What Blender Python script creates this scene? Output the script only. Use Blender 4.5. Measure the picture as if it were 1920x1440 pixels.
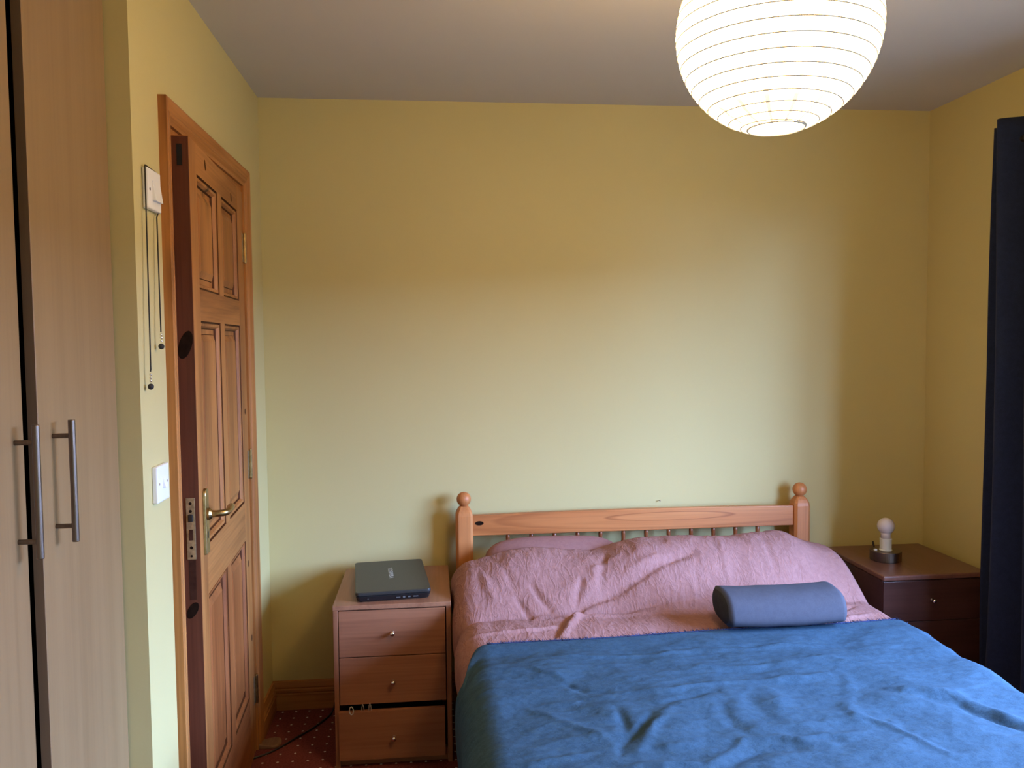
import bpy, bmesh, math, random
from mathutils import Vector, Matrix, noise

random.seed(7)
S = bpy.context.scene
C = S.collection
for o in list(bpy.data.objects):
    bpy.data.objects.remove(o, do_unlink=True)

# ------------------------------------------------------------------ camera
XL, XR, YB, H = -0.65, 2.0855, 3.2024, 2.40          # left wall, right wall, far wall, ceiling
YF = -0.42                                          # wall behind the photographer
YAW, PITCH, ROLL, CAMZ, FPX = 0.0995867, 0.0524183, 0.00964443, 1.4543157, 1500.0


def make_camera():
    cy, sy, cp, sp = math.cos(YAW), math.sin(YAW), math.cos(PITCH), math.sin(PITCH)
    fwd = Vector((sy * cp, cy * cp, -sp))
    r0 = Vector((cy, -sy, 0))
    d0 = fwd.cross(r0)
    r = r0 * math.cos(ROLL) + d0 * math.sin(ROLL)
    d = -r0 * math.sin(ROLL) + d0 * math.cos(ROLL)
    cam = bpy.data.cameras.new('camera')
    cam.sensor_width = 36.0
    cam.lens = FPX / 1920 * 36.0
    cam.clip_start = 0.02
    o = bpy.data.objects.new('camera', cam)
    m = Matrix((r, -d, -fwd)).transposed().to_4x4()
    m.translation = (0, 0, CAMZ)
    o.matrix_world = m
    C.objects.link(o)
    S.camera = o


make_camera()

# ------------------------------------------------------------------ light and exposure
SKY_COLOR, SKY_STRENGTH = (0.65, 1.0, 1.85), 41.0
LAMP_COLOR, LAMP_STRENGTH = (1.0, 0.64, 0.25), 30.0
EXPOSURE = 0.0

S.view_settings.view_transform = 'Standard'
S.view_settings.look = 'None'
S.view_settings.gamma = 1.0
S.view_settings.use_curve_mapping = False
S.view_settings.exposure = EXPOSURE

w = bpy.data.worlds.new('overcast_sky')
S.world = w
w.use_nodes = True
bg = w.node_tree.nodes['Background']
bg.inputs[0].default_value = (*SKY_COLOR, 1)
bg.inputs[1].default_value = SKY_STRENGTH

WIN_Y0, WIN_Y1, WIN_Z0, WIN_Z1 = 0.30, 2.12, 0.75, 1.88   # window opening in the right wall
pl = bpy.data.lights.new('window_portal', 'AREA')
pl.shape = 'RECTANGLE'
pl.size, pl.size_y = WIN_Z1 - WIN_Z0, WIN_Y1 - WIN_Y0
pl.cycles.is_portal = True
po = bpy.data.objects.new('window_portal', pl)
po.location = (XR + 0.16, (WIN_Y0 + WIN_Y1) / 2, (WIN_Z0 + WIN_Z1) / 2)
po.rotation_euler = (0, math.pi / 2, 0)
C.objects.link(po)
try:
    S.cycles.max_bounces = 10
    S.cycles.diffuse_bounces = 7
    S.cycles.sample_clamp_indirect = 6
    S.cycles.caustics_reflective = False
    S.cycles.caustics_refractive = False
except Exception:
    pass


# ------------------------------------------------------------------ materials
def new_mat(name):
    m = bpy.data.materials.new(name)
    m.use_nodes = True
    nt = m.node_tree
    b = nt.nodes['Principled BSDF']
    return m, nt, b


def nd(nt, typ, **kw):
    n = nt.nodes.new(typ)
    for k, v in kw.items():
        if hasattr(n, k):
            setattr(n, k, v)
        else:
            n.inputs[k.replace('_', ' ')].default_value = v
    return n


def coords(nt, scale=(1, 1, 1), kind='Object'):
    tc = nt.nodes.new('ShaderNodeTexCoord')
    mp = nt.nodes.new('ShaderNodeMapping')
    mp.inputs['Scale'].default_value = scale
    nt.links.new(tc.outputs[kind], mp.inputs['Vector'])
    return mp.outputs['Vector']


def ramp(nt, fac, stops):
    r = nt.nodes.new('ShaderNodeValToRGB')
    e = r.color_ramp.elements
    while len(e) < len(stops):
        e.new(0.5)
    for el, (p, c) in zip(e, stops):
        el.position = p
        el.color = (*c, 1) if len(c) == 3 else c
    nt.links.new(fac, r.inputs[0])
    return r.outputs[0]


def bump(nt, b, height, strength, dist=0.002, prev=None):
    n = nt.nodes.new('ShaderNodeBump')
    n.inputs['Strength'].default_value = strength
    n.inputs['Distance'].default_value = dist
    nt.links.new(height, n.inputs['Height'])
    if prev is not None:
        nt.links.new(prev, n.inputs['Normal'])
    nt.links.new(n.outputs[0], b.inputs['Normal'])
    return n.outputs[0]


def mix(nt, fac, a, b_, mode='MIX'):
    n = nt.nodes.new('ShaderNodeMix')
    n.data_type = 'RGBA'
    n.blend_type = mode
    for sock, v in ((n.inputs[0], fac), (n.inputs[6], a), (n.inputs[7], b_)):
        if isinstance(v, (int, float)):
            sock.default_value = v
        elif isinstance(v, tuple):
            sock.default_value = (*v, 1)
        else:
            nt.links.new(v, sock)
    return n.outputs[2]


def math_node(nt, op, a, b_=None, clamp=False):
    n = nt.nodes.new('ShaderNodeMath')
    n.operation = op
    n.use_clamp = clamp
    for sock, v in ((n.inputs[0], a), (n.inputs[1], b_)):
        if v is None:
            continue
        if isinstance(v, (int, float)):
            sock.default_value = v
        else:
            nt.links.new(v, sock)
    return n.outputs[0]


def plain(name, col, rough=0.5, metal=0.0, spec=None, var=0.0, vscale=20):
    m, nt, b = new_mat(name)
    b.inputs['Base Color'].default_value = (*col, 1)
    b.inputs['Roughness'].default_value = rough
    b.inputs['Metallic'].default_value = metal
    if spec is not None:
        b.inputs['Specular IOR Level'].default_value = spec
    if var:
        n = nd(nt, 'ShaderNodeTexNoise', Scale=vscale, Detail=4.0)
        nt.links.new(coords(nt), n.inputs['Vector'])
        lo = tuple(c * (1 - var) for c in col)
        hi = tuple(min(1, c * (1 + var)) for c in col)
        nt.links.new(ramp(nt, n.outputs[0], [(0.3, lo), (0.7, hi)]), b.inputs['Base Color'])
    return m


def stretch(axis, along, across):
    s = [across] * 3
    s['xyz'.index(axis)] = along
    return tuple(s)


def wood(name, axis, dark, mid, light, rough=0.45, knots=0.0, knot_col=(0.03, 0.012, 0.006), grain=1.0, coat=0.0, spec=0.5,
         along=0.9, across=11.0):
    m, nt, b = new_mat(name)
    v = coords(nt, stretch(axis, along, across))
    n1 = nd(nt, 'ShaderNodeTexNoise', Scale=1.0, Detail=5.0, Distortion=0.9 * grain)
    nt.links.new(v, n1.inputs['Vector'])
    c1 = ramp(nt, n1.outputs[0], [(0.30, dark), (0.47, mid), (0.70, light)])
    v2 = coords(nt, stretch(axis, 3.0, 130.0))
    n2 = nd(nt, 'ShaderNodeTexNoise', Scale=1.0, Detail=3.0)
    nt.links.new(v2, n2.inputs['Vector'])
    c2 = mix(nt, 0.35 * grain, c1, ramp(nt, n2.outputs[0], [(0.3, tuple(0.55 * c for c in mid)), (0.6, light)]))
    col = c2
    if knots:
        v3 = coords(nt, stretch(axis, 1.5, 4.6))
        vo = nd(nt, 'ShaderNodeTexVoronoi', Scale=1.0)
        nt.links.new(v3, vo.inputs['Vector'])
        k = ramp(nt, vo.outputs['Distance'], [(0.0, (1, 1, 1)), (0.045 * knots, (0.9, 0.9, 0.9)), (0.085 * knots, (0, 0, 0))])
        col = mix(nt, k, c2, knot_col)
        k2 = ramp(nt, vo.outputs['Distance'], [(0.05 * knots, (0.55, 0.55, 0.55)), (0.22 * knots, (0, 0, 0))])
        col = mix(nt, k2, col, tuple(0.55 * c for c in dark))
    nt.links.new(col, b.inputs['Base Color'])
    b.inputs['Roughness'].default_value = rough
    b.inputs['Specular IOR Level'].default_value = spec
    if coat:
        b.inputs['Coat Weight'].default_value = coat
        b.inputs['Coat Roughness'].default_value = 0.25
    bump(nt, b, n2.outputs[0], 0.12, 0.001)
    return m


def paint(name, col, rough=0.7, var=0.04, rel=0.25):
    m, nt, b = new_mat(name)
    n = nd(nt, 'ShaderNodeTexNoise', Scale=1.3, Detail=5.0)
    nt.links.new(coords(nt), n.inputs['Vector'])
    nt.links.new(ramp(nt, n.outputs[0], [(0.35, tuple(c * (1 - var) for c in col)), (0.65, col)]), b.inputs['Base Color'])
    b.inputs['Roughness'].default_value = rough
    b.inputs['Specular IOR Level'].default_value = 0.3
    n2 = nd(nt, 'ShaderNodeTexNoise', Scale=9.0, Detail=8.0, Roughness=0.62)
    nt.links.new(coords(nt), n2.inputs['Vector'])
    bump(nt, b, n2.outputs[0], rel, 0.004)
    return m


def fabric(name, col, dark, crumple=0.5, cscale=(14, 14, 14), weave=900, rough=0.95, sheen=0.0, cdist=0.004, detail=5.0, crease=0.0):
    m, nt, b = new_mat(name)
    n = nd(nt, 'ShaderNodeTexNoise', Scale=1.0, Detail=detail, Distortion=0.6, Roughness=0.6)
    nt.links.new(coords(nt, cscale), n.inputs['Vector'])
    f = nd(nt, 'ShaderNodeTexNoise', Scale=weave * 0.35, Detail=2.0)
    nt.links.new(coords(nt), f.inputs['Vector'])
    f2 = nd(nt, 'ShaderNodeTexNoise', Scale=60, Detail=3.0)
    nt.links.new(coords(nt), f2.inputs['Vector'])
    fac = math_node(nt, 'ADD', math_node(nt, 'MULTIPLY', f.outputs[0], 0.5), math_node(nt, 'MULTIPLY', f2.outputs[0], 0.5))
    nt.links.new(ramp(nt, fac, [(0.38, dark), (0.60, col)]), b.inputs['Base Color'])
    b.inputs['Roughness'].default_value = rough
    b.inputs['Specular IOR Level'].default_value = 0.15
    b.inputs['Sheen Weight'].default_value = sheen
    b.inputs['Sheen Roughness'].default_value = 0.5
    p = bump(nt, b, f.outputs[0], 0.25, 0.0003)
    p = bump(nt, b, n.outputs[0], crumple, cdist, p)
    if crease:
        g = nd(nt, 'ShaderNodeTexNoise', Scale=1.0, Detail=3.0, Distortion=0.8)
        nt.links.new(coords(nt, tuple(0.55 * c for c in cscale)), g.inputs['Vector'])
        q = math_node(nt, 'SUBTRACT', 1.0, math_node(nt, 'ABSOLUTE', math_node(nt, 'MULTIPLY', math_node(nt, 'SUBTRACT', g.outputs[0], 0.5), 5.0)), True)
        bump(nt, b, math_node(nt, 'POWER', q, 3.0), crease, 0.006, p)
    return m


def carpet():
    m, nt, b = new_mat('carpet')
    tc = nt.nodes.new('ShaderNodeTexCoord')
    sx = nt.nodes.new('ShaderNodeSeparateXYZ')
    nt.links.new(tc.outputs['Object'], sx.inputs[0])

    def cell(out, off, period):
        a = math_node(nt, 'ADD', out, off)
        q = math_node(nt, 'DIVIDE', a, period)
        r = math_node(nt, 'FRACT', q)
        return math_node(nt, 'MULTIPLY', math_node(nt, 'SUBTRACT', r, 0.5), period)
    px, py = 0.0515, 0.055
    cx = cell(sx.outputs[0], 0.607 + px / 2 + px * 40, px)
    cyy = cell(sx.outputs[1], -3.114 + py / 2 + py * 200, py)
    d = math_node(nt, 'SQRT', math_node(nt, 'ADD', math_node(nt, 'MULTIPLY', cx, cx), math_node(nt, 'MULTIPLY', cyy, cyy)))
    dot = math_node(nt, 'LESS_THAN', d, 0.0042)
    n = nd(nt, 'ShaderNodeTexNoise', Scale=160.0, Detail=3.0)
    nt.links.new(coords(nt), n.inputs['Vector'])
    base = ramp(nt, n.outputs[0], [(0.3, (0.13, 0.030, 0.028)), (0.7, (0.22, 0.056, 0.052))])
    nt.links.new(mix(nt, dot, base, (0.62, 0.50, 0.42)), b.inputs['Base Color'])
    b.inputs['Roughness'].default_value = 1.0
    b.inputs['Specular IOR Level'].default_value = 0.1
    bump(nt, b, n.outputs[0], 0.6, 0.004)
    return m


def steel(name, col=(0.62, 0.60, 0.58), rough=0.28, axis='z'):
    m, nt, b = new_mat(name)
    n = nd(nt, 'ShaderNodeTexNoise', Scale=1.0, Detail=2.0)
    nt.links.new(coords(nt, stretch(axis, 4, 300)), n.inputs['Vector'])
    nt.links.new(ramp(nt, n.outputs[0], [(0.3, tuple(0.85 * c for c in col)), (0.7, col)]), b.inputs['Base Color'])
    b.inputs['Metallic'].default_value = 1.0
    b.inputs['Roughness'].default_value = rough
    return m


def paper_glow():
    m, nt, b = new_mat('lit_rice_paper')
    b.inputs['Base Color'].default_value = (0.85, 0.80, 0.70, 1)
    b.inputs['Roughness'].default_value = 0.9
    # glued gores: the double paper near the lower rim lets less light through
    tc = nt.nodes.new('ShaderNodeTexCoord')
    sx = nt.nodes.new('ShaderNodeSeparateXYZ')
    nt.links.new(tc.outputs['Object'], sx.inputs[0])
    ang = math_node(nt, 'ARCTAN2', sx.outputs[1], sx.outputs[0])
    fr = math_node(nt, 'FRACT', math_node(nt, 'MULTIPLY', math_node(nt, 'ADD', ang, 7.1), 14 / (2 * math.pi)))
    seam = math_node(nt, 'LESS_THAN', fr, 0.16)
    low = ramp(nt, math_node(nt, 'ADD', math_node(nt, 'MULTIPLY', sx.outputs[2], 2.2), 0.55), [(0.22, (1, 1, 1)), (0.40, (0, 0, 0))])
    fac = math_node(nt, 'MULTIPLY', seam, low)
    one = tuple(c * LAMP_STRENGTH for c in LAMP_COLOR)
    two = (1.5, 1.0, 0.62)
    nt.links.new(mix(nt, fac, one, two), b.inputs['Emission Color'])
    b.inputs['Emission Strength'].default_value = 1.0
    return m


def pane_glass():
    m, nt, b = new_mat('window_glass')
    out = nt.nodes['Material Output']
    tr = nt.nodes.new('ShaderNodeBsdfTransparent')
    gl = nt.nodes.new('ShaderNodeBsdfGlossy')
    gl.inputs['Roughness'].default_value = 0.02
    mx = nt.nodes.new('ShaderNodeMixShader')
    mx.inputs[0].default_value = 0.06
    nt.links.new(tr.outputs[0], mx.inputs[1])
    nt.links.new(gl.outputs[0], mx.inputs[2])
    nt.links.new(mx.outputs[0], out.inputs[0])
    return m


M = {}
M['wall'] = paint('yellow_wall_paint', (0.55, 0.472, 0.222))
M['ceiling'] = paint('white_ceiling_paint', (0.575, 0.555, 0.53), rel=0.15)
M['hall'] = paint('hall_paint', (0.5, 0.42, 0.3))
M['carpet'] = carpet()
PD = dict(dark=(0.165, 0.050, 0.013), mid=(0.335, 0.128, 0.034), light=(0.46, 0.195, 0.056))
M['pine_z'] = wood('orange_pine_upright', 'z', **PD, rough=0.5, spec=0.28, knots=0.8, along=0.8, across=9)
M['pine_y'] = wood('orange_pine_lengthwise', 'y', **PD, rough=0.5, spec=0.28, knots=0.8, along=0.8, across=9)
M['pine_x'] = wood('orange_pine_crosswise', 'x', **PD, rough=0.5, spec=0.28, knots=0.8, along=0.8, across=9)
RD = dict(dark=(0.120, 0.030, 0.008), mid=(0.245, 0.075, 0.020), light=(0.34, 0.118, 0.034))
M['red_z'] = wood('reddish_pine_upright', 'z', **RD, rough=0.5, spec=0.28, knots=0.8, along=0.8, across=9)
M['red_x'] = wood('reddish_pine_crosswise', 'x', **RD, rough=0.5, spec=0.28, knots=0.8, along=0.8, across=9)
M['pine_edge'] = wood('door_edge_pine', 'z', (0.050, 0.014, 0.007), (0.080, 0.023, 0.011), (0.115, 0.035, 0.017), rough=0.55, spec=0.25)
BD = dict(dark=(0.37, 0.115, 0.031), mid=(0.49, 0.172, 0.050), light=(0.56, 0.220, 0.070))
M['bed_x'] = wood('bed_pine_rail', 'x', **BD, rough=0.36, along=0.9, across=9, grain=0.8)
def rail_wood():
    m = wood('bed_pine_head_rail', 'x', **BD, rough=0.36, along=0.9, across=9, grain=0.7)
    nt = m.node_tree
    b = nt.nodes['Principled BSDF']
    prev = b.inputs['Base Color'].links[0].from_socket
    tc = nt.nodes.new('ShaderNodeTexCoord')
    sx = nt.nodes.new('ShaderNodeSeparateXYZ')
    nt.links.new(tc.outputs['Object'], sx.inputs[0])
    # flat-sawn figure: one long oval of dark late wood, with the lines below it following round
    dx = math_node(nt, 'DIVIDE', math_node(nt, 'SUBTRACT', sx.outputs[0], 0.145), 0.265)
    dz = math_node(nt, 'DIVIDE', math_node(nt, 'SUBTRACT', sx.outputs[2], 0.750), 0.0175)
    d = math_node(nt, 'SQRT', math_node(nt, 'ADD', math_node(nt, 'MULTIPLY', dx, dx), math_node(nt, 'MULTIPLY', dz, dz)))
    line = ramp(nt, math_node(nt, 'DIVIDE', d, 4.0), [(0.0, (0.12,) * 3), (0.20, (0.0,) * 3), (0.245, (0.75,) * 3), (0.262, (0.1,) * 3), (0.55, (0.0,) * 3), (0.66, (0.45,) * 3), (0.69, (0.05,) * 3), (0.86, (0.5,) * 3), (1.0, (0.1,) * 3)])
    col = mix(nt, line, prev, (0.23, 0.060, 0.016))
    nt.links.new(col, b.inputs['Base Color'])
    return m


M['rail'] = rail_wood()
M['bed_z'] = wood('bed_pine_post', 'z', **BD, rough=0.5, along=1.2, across=16, grain=0.8)
M['bed_dark'] = wood('bed_pine_turned', 'z', (0.14, 0.038, 0.012), (0.22, 0.066, 0.022), (0.28, 0.092, 0.032), rough=0.3)
M['beech'] = wood('beech_veneer', 'z', (0.228, 0.138, 0.062), (0.252, 0.155, 0.072), (0.271, 0.170, 0.080), rough=0.42, grain=0.3, along=0.5, across=26)
M['beech_edge'] = wood('beech_edge_band', 'z', (0.22, 0.125, 0.062), (0.26, 0.15, 0.078), (0.29, 0.175, 0.092), rough=0.5, grain=0.4)
WD = dict(dark=(0.20, 0.076, 0.038), mid=(0.270, 0.107, 0.055), light=(0.32, 0.135, 0.070))
M['walnut_x'] = wood('walnut_laminate_front', 'x', **WD, rough=0.42, grain=0.8, along=1.3, across=16)
M['walnut_z'] = wood('walnut_laminate_side', 'z', **WD, rough=0.42, grain=0.8, along=1.3, across=16)
M['walnut_top'] = wood('walnut_laminate_top', 'y', (0.22, 0.092, 0.048), (0.30, 0.135, 0.072), (0.36, 0.17, 0.095), rough=0.4, grain=0.6, along=1.3, across=16)
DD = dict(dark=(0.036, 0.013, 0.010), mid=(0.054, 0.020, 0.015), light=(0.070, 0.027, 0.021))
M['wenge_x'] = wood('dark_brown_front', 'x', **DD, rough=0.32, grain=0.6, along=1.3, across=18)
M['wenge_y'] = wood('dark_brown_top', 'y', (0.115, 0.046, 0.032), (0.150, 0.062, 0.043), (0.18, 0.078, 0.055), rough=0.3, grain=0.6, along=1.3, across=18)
M['black'] = plain('black_void', (0.004, 0.004, 0.005), 0.9)
M['knot'] = plain('dark_knot', (0.014, 0.007, 0.004), 0.8, spec=0.05, var=0.3, vscale=60)
M['dark_mark'] = plain('dark_brown_wood', (0.050, 0.020, 0.012), 0.8, spec=0.05, var=0.3, vscale=40)
M['varnish'] = plain('gathered_varnish', (0.085, 0.026, 0.008), 0.5, spec=0.2, var=0.2)
M['white_plastic'] = plain('white_plastic', (0.80, 0.80, 0.80), 0.35, var=0.03)
M['white_frame'] = plain('white_window_frame', (0.80, 0.80, 0.79), 0.4, var=0.03)
M['steel'] = steel('brushed_steel', (0.21, 0.160, 0.128), 0.36)
M['chrome'] = plain('polished_chrome', (0.85, 0.83, 0.80), 0.12, 1.0, var=0.03)
M['brass'] = plain('aged_brass', (0.40, 0.28, 0.12), 0.32, 1.0, var=0.3, vscale=60)
M['plate'] = plain('dull_brass_plate', (0.36, 0.27, 0.16), 0.45, 0.7, var=0.3, vscale=90)
M['pink'] = fabric('dusty_pink_linen', (0.33, 0.172, 0.158), (0.285, 0.145, 0.135), crumple=0.55, cscale=(60, 24, 24), cdist=0.0046, crease=0.26)
M['pillow'] = fabric('dusty_pink_pillowcase', (0.31, 0.160, 0.150), (0.27, 0.135, 0.13), crumple=0.3, cscale=(12, 12, 12))
M['blue'] = fabric('blue_woven_throw', (0.036, 0.079, 0.128), (0.025, 0.056, 0.092), crumple=0.45, cscale=(40, 70, 40), cdist=0.0028, crease=0.08)
M['fringe'] = plain('dark_blue_fringe', (0.018, 0.035, 0.11), 0.95, var=0.3)
M['bolster'] = fabric('grey_blue_cotton', (0.062, 0.066, 0.086), (0.054, 0.058, 0.077), crumple=0.2, cscale=(14, 22, 22), cdist=0.003)
M['bolster_end'] = fabric('grey_blue_cotton_end_shade', (0.038, 0.040, 0.050), (0.032, 0.034, 0.043), crumple=0.15)  # cover cotton made darker, the shade of the ends is in the colour
M['curtain'] = fabric('navy_blackout_cloth', (0.016, 0.024, 0.058), (0.013, 0.019, 0.046), crumple=0.15, cscale=(6, 6, 3), sheen=0.05)
M['mattress'] = fabric('white_ticking', (0.7, 0.68, 0.64), (0.62, 0.6, 0.56), crumple=0.1)
M['laptop'] = plain('dark_grey_lid', (0.030, 0.029, 0.027), 0.38, var=0.12, vscale=700)
M['laptop_base'] = plain('black_laptop_plastic', (0.010, 0.010, 0.012), 0.3, var=0.2)
M['letter'] = plain('silver_lettering', (0.52, 0.52, 0.50), 0.35, 0.3, var=0.02)
M['rubber'] = plain('black_rubber', (0.010, 0.007, 0.007), 0.45, var=0.2)
M['cord'] = plain('black_cord', (0.012, 0.010, 0.010), 0.7, var=0.2)
M['paper'] = paper_glow()
rw, rnt, rb = new_mat('lantern_wire')
rb.inputs['Base Color'].default_value = (0.25, 0.22, 0.18, 1)
rb.inputs['Emission Color'].default_value = (0.62, 0.58, 0.50, 1)     # painted glow in place of light coming through the paper
rb.inputs['Emission Strength'].default_value = 0.30
M['wire'] = rw
bm_, bnt, bb = new_mat('lit_bulb')
bb.inputs['Emission Color'].default_value = (1.0, 0.80, 0.52, 1)
bb.inputs['Emission Strength'].default_value = 25
M['bulb_on'] = bm_
M['bulb_off'] = plain('opal_bulb', (0.62, 0.57, 0.60), 0.18, var=0.03)
M['ivory'] = plain('white_bakelite', (0.68, 0.68, 0.66), 0.4, var=0.05)
M['glass'] = pane_glass()
M['ground'] = plain('garden_ground', (0.06, 0.065, 0.05), 0.95, var=0.25, vscale=1.5)
M['port'] = plain('dull_metal_port', (0.10, 0.10, 0.10), 0.5, var=0.1)
M['brick'] = plain('dull_render', (0.16, 0.13, 0.11), 0.9, var=0.2, vscale=2)
M['slate'] = plain('roof_slate', (0.07, 0.07, 0.08), 0.7, var=0.25, vscale=3)
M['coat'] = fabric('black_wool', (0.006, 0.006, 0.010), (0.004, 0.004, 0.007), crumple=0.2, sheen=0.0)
M['tan'] = wood('pale_wood_block', 'y', (0.16, 0.075, 0.040), (0.20, 0.10, 0.055), (0.24, 0.125, 0.070), rough=0.7)
M['clear'] = plain('milky_plastic', (0.5, 0.5, 0.5), 0.3, var=0.05)


# ------------------------------------------------------------------ object helpers
def tag(o, label=None, cat=None, group=None, kind=None):
    if label:
        o['label'] = label
    if cat:
        o['category'] = cat
    if group:
        o['group'] = group
    if kind:
        o['kind'] = kind
    return o


def root(name, loc, label, cat, group=None, kind=None, rotz=0.0):
    o = bpy.data.objects.new(name, None)
    o.location = loc
    o.rotation_euler = (0, 0, rotz)
    o.empty_display_size = 0.1
    C.objects.link(o)
    return tag(o, label, cat, group, kind)


def link(name, bm, mat, parent=None, local=False, smooth=False, bevel=0.0, origin=None, segs=2):
    """One mesh object. Vertices are given in world space unless local (then in the parent's space)."""
    me = bpy.data.meshes.new(name)
    if isinstance(bm, tuple):
        me.from_pydata(bm[0], [], bm[1])
    else:
        bm.normal_update()
        bm.to_mesh(me)
        bm.free()
    o = bpy.data.objects.new(name, me)
    C.objects.link(o)
    if parent is not None:
        o.parent = parent
        if not local:
            base = Vector(parent.location)
            pp = parent.parent
            while pp is not None:
                base += Vector(pp.location)
                pp = pp.parent
            me.transform(Matrix.Translation(-base))
    elif origin is not None:
        me.transform(Matrix.Translation(-Vector(origin)))
        o.location = origin
    me.materials.append(mat)
    if smooth:
        for p in me.polygons:
            p.use_smooth = True
    if bevel:
        md = o.modifiers.new('bevel', 'BEVEL')
        md.width = bevel
        md.segments = segs
        md.limit_method = 'ANGLE'
        md.angle_limit = math.radians(35)
    return o


def box(x0, x1, y0, y1, z0, z1, bm=None):
    bm = bm or bmesh.new()
    v = [bm.verts.new(p) for p in ((x0, y0, z0), (x1, y0, z0), (x1, y1, z0), (x0, y1, z0), (x0, y0, z1), (x1, y0, z1), (x1, y1, z1), (x0, y1, z1))]
    for f in ((0, 3, 2, 1), (4, 5, 6, 7), (0, 1, 5, 4), (1, 2, 6, 5), (2, 3, 7, 6), (3, 0, 4, 7)):
        bm.faces.new([v[i] for i in f])
    return bm


def lathe(profile, center, axis='z', n=32, bm=None):
    """profile: (radius, height) pairs, revolved about axis through center; ends closed."""
    bm = bm or bmesh.new()
    cx, cy, cz = center
    rings = []
    for r, h in profile:
        ring = []
        for i in range(n):
            a = 2 * math.pi * i / n
            c, s = r * math.cos(a), r * math.sin(a)
            if axis == 'z':
                p = (cx + c, cy + s, cz + h)
            elif axis == 'x':
                p = (cx + h, cy + c, cz + s)
            else:
                p = (cx + s, cy + h, cz + c)
            ring.append(bm.verts.new(p))
        rings.append(ring)
    for a, b in zip(rings, rings[1:]):
        for i in range(n):
            bm.faces.new((a[i], a[(i + 1) % n], b[(i + 1) % n], b[i]))
    for ring, flip in ((rings[0], True), (rings[-1], False)):
        bm.faces.new(list(reversed(ring)) if flip else ring)
    return bm


def tube(points, r, n=8, bm=None, closed=False):
    bm = bm or bmesh.new()
    pts = [Vector(p) for p in points]
    rings = []
    up = Vector((0, 0, 1))
    m = len(pts)
    for i, p in enumerate(pts):
        if closed:
            t = (pts[(i + 1) % m] - pts[i - 1]).normalized()
        else:
            t = (pts[min(i + 1, m - 1)] - pts[max(i - 1, 0)]).normalized()
        s = t.cross(up)
        if s.length < 1e-4:
            s = t.cross(Vector((1, 0, 0)))
        s.normalize()
        q = s.cross(t).normalized()
        rad = r(i / (m - 1)) if callable(r) else r
        rings.append([bm.verts.new(p + s * rad * math.cos(2 * math.pi * k / n) + q * rad * math.sin(2 * math.pi * k / n)) for k in range(n)])
    pairs = list(zip(rings, rings[1:]))
    if closed:
        pairs.append((rings[-1], rings[0]))
    for a, b in pairs:
        for k in range(n):
            bm.faces.new((a[k], a[(k + 1) % n], b[(k + 1) % n], b[k]))
    if not closed:
        bm.faces.new(list(reversed(rings[0])))
        bm.faces.new(rings[-1])
    bmesh.ops.recalc_face_normals(bm, faces=bm.faces)
    return bm


def prism(poly, fn0, fn1):
    """closed polygon list swept between two placements"""
    bm = bmesh.new()
    a = [bm.verts.new(fn0(p)) for p in poly]
    b = [bm.verts.new(fn1(p)) for p in poly]
    n = len(poly)
    for i in range(n):
        bm.faces.new((a[i], a[(i + 1) % n], b[(i + 1) % n], b[i]))
    bm.faces.new(list(reversed(a)))
    bm.faces.new(b)
    bmesh.ops.recalc_face_normals(bm, faces=bm.faces)
    return bm


def grid_mesh(nu, nv, fn):
    verts = [fn(i / (nu - 1), j / (nv - 1)) for j in range(nv) for i in range(nu)]
    faces = [(j * nu + i, j * nu + i + 1, (j + 1) * nu + i + 1, (j + 1) * nu + i) for j in range(nv - 1) for i in range(nu - 1)]
    return verts, faces


def copy_tree(o, parent=None):
    c = o.copy()
    C.objects.link(c)
    c.parent = parent
    for ch in list(o.children):
        copy_tree(ch, c)
    return c


def sm(t):
    t = max(0.0, min(1.0, t))
    return t * t * (3 - 2 * t)


# ------------------------------------------------------------------ room shell
def struct(name, bm, mat, label, cat, **kw):
    return tag(link(name, bm, mat, **kw), label, cat, kind='structure')


struct('floor', box(-2.1, XR + 0.25, YF - 0.1, YB + 0.15, -0.12, 0.0), M['carpet'], 'dark red carpet with a grid of small pale dots', 'floor')
struct('ceiling', box(-2.1, XR + 0.25, YF - 0.1, YB + 0.15, H, H + 0.12), M['ceiling'], 'plain white painted ceiling above the bed', 'ceiling')
struct('wall_back', box(-2.1, XR + 0.25, YB, YB + 0.15, 0, H), M['wall'], 'wide yellow wall behind the headboard', 'wall')
struct('wall_front', box(-1.5, XR + 0.25, YF - 0.1, YF, 0, H), M['wall'], 'yellow wall behind the photographer', 'wall')

DY0, DY1, DZ = 2.078, 2.886, 2.006                      # structural door opening
b = box(-2.1, XL, 1.86, 1.98, 0, H)
box(-0.77, XL, 1.98, DY0, 0, H, b)
box(-0.77, XL, DY1, YB, 0, H, b)
box(-0.77, XL, DY0, DY1, DZ, H, b)
struct('wall_left', b, M['wall'], 'yellow wall with the pine door, stepping out beside the wardrobe', 'wall')
b = box(-1.42, -1.32, YF, 1.86, 0, H)
struct('wall_alcove', b, M['wall'], 'yellow wall at the back of the wardrobe alcove', 'wall')
struct('wall_hall', box(-2.1, -2.0, 1.98, YB, 0, H), M['hall'], 'hallway wall beyond the pine door', 'wall')

b = box(XR, XR + 0.25, YF, WIN_Y0, 0, H)
box(XR, XR + 0.25, WIN_Y1, YB, 0, H, b)
box(XR, XR + 0.25, WIN_Y0, WIN_Y1, 0, WIN_Z0, b)
box(XR, XR + 0.25, WIN_Y0, WIN_Y1, WIN_Z1, H, b)
struct('wall_right', b, M['wall'], 'yellow window wall behind the navy curtain', 'wall')
struct('ground', box(XR + 0.3, XR + 40, -45, 48, -2.9, -2.7), M['ground'], 'garden ground outside below the window', 'ground')

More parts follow.
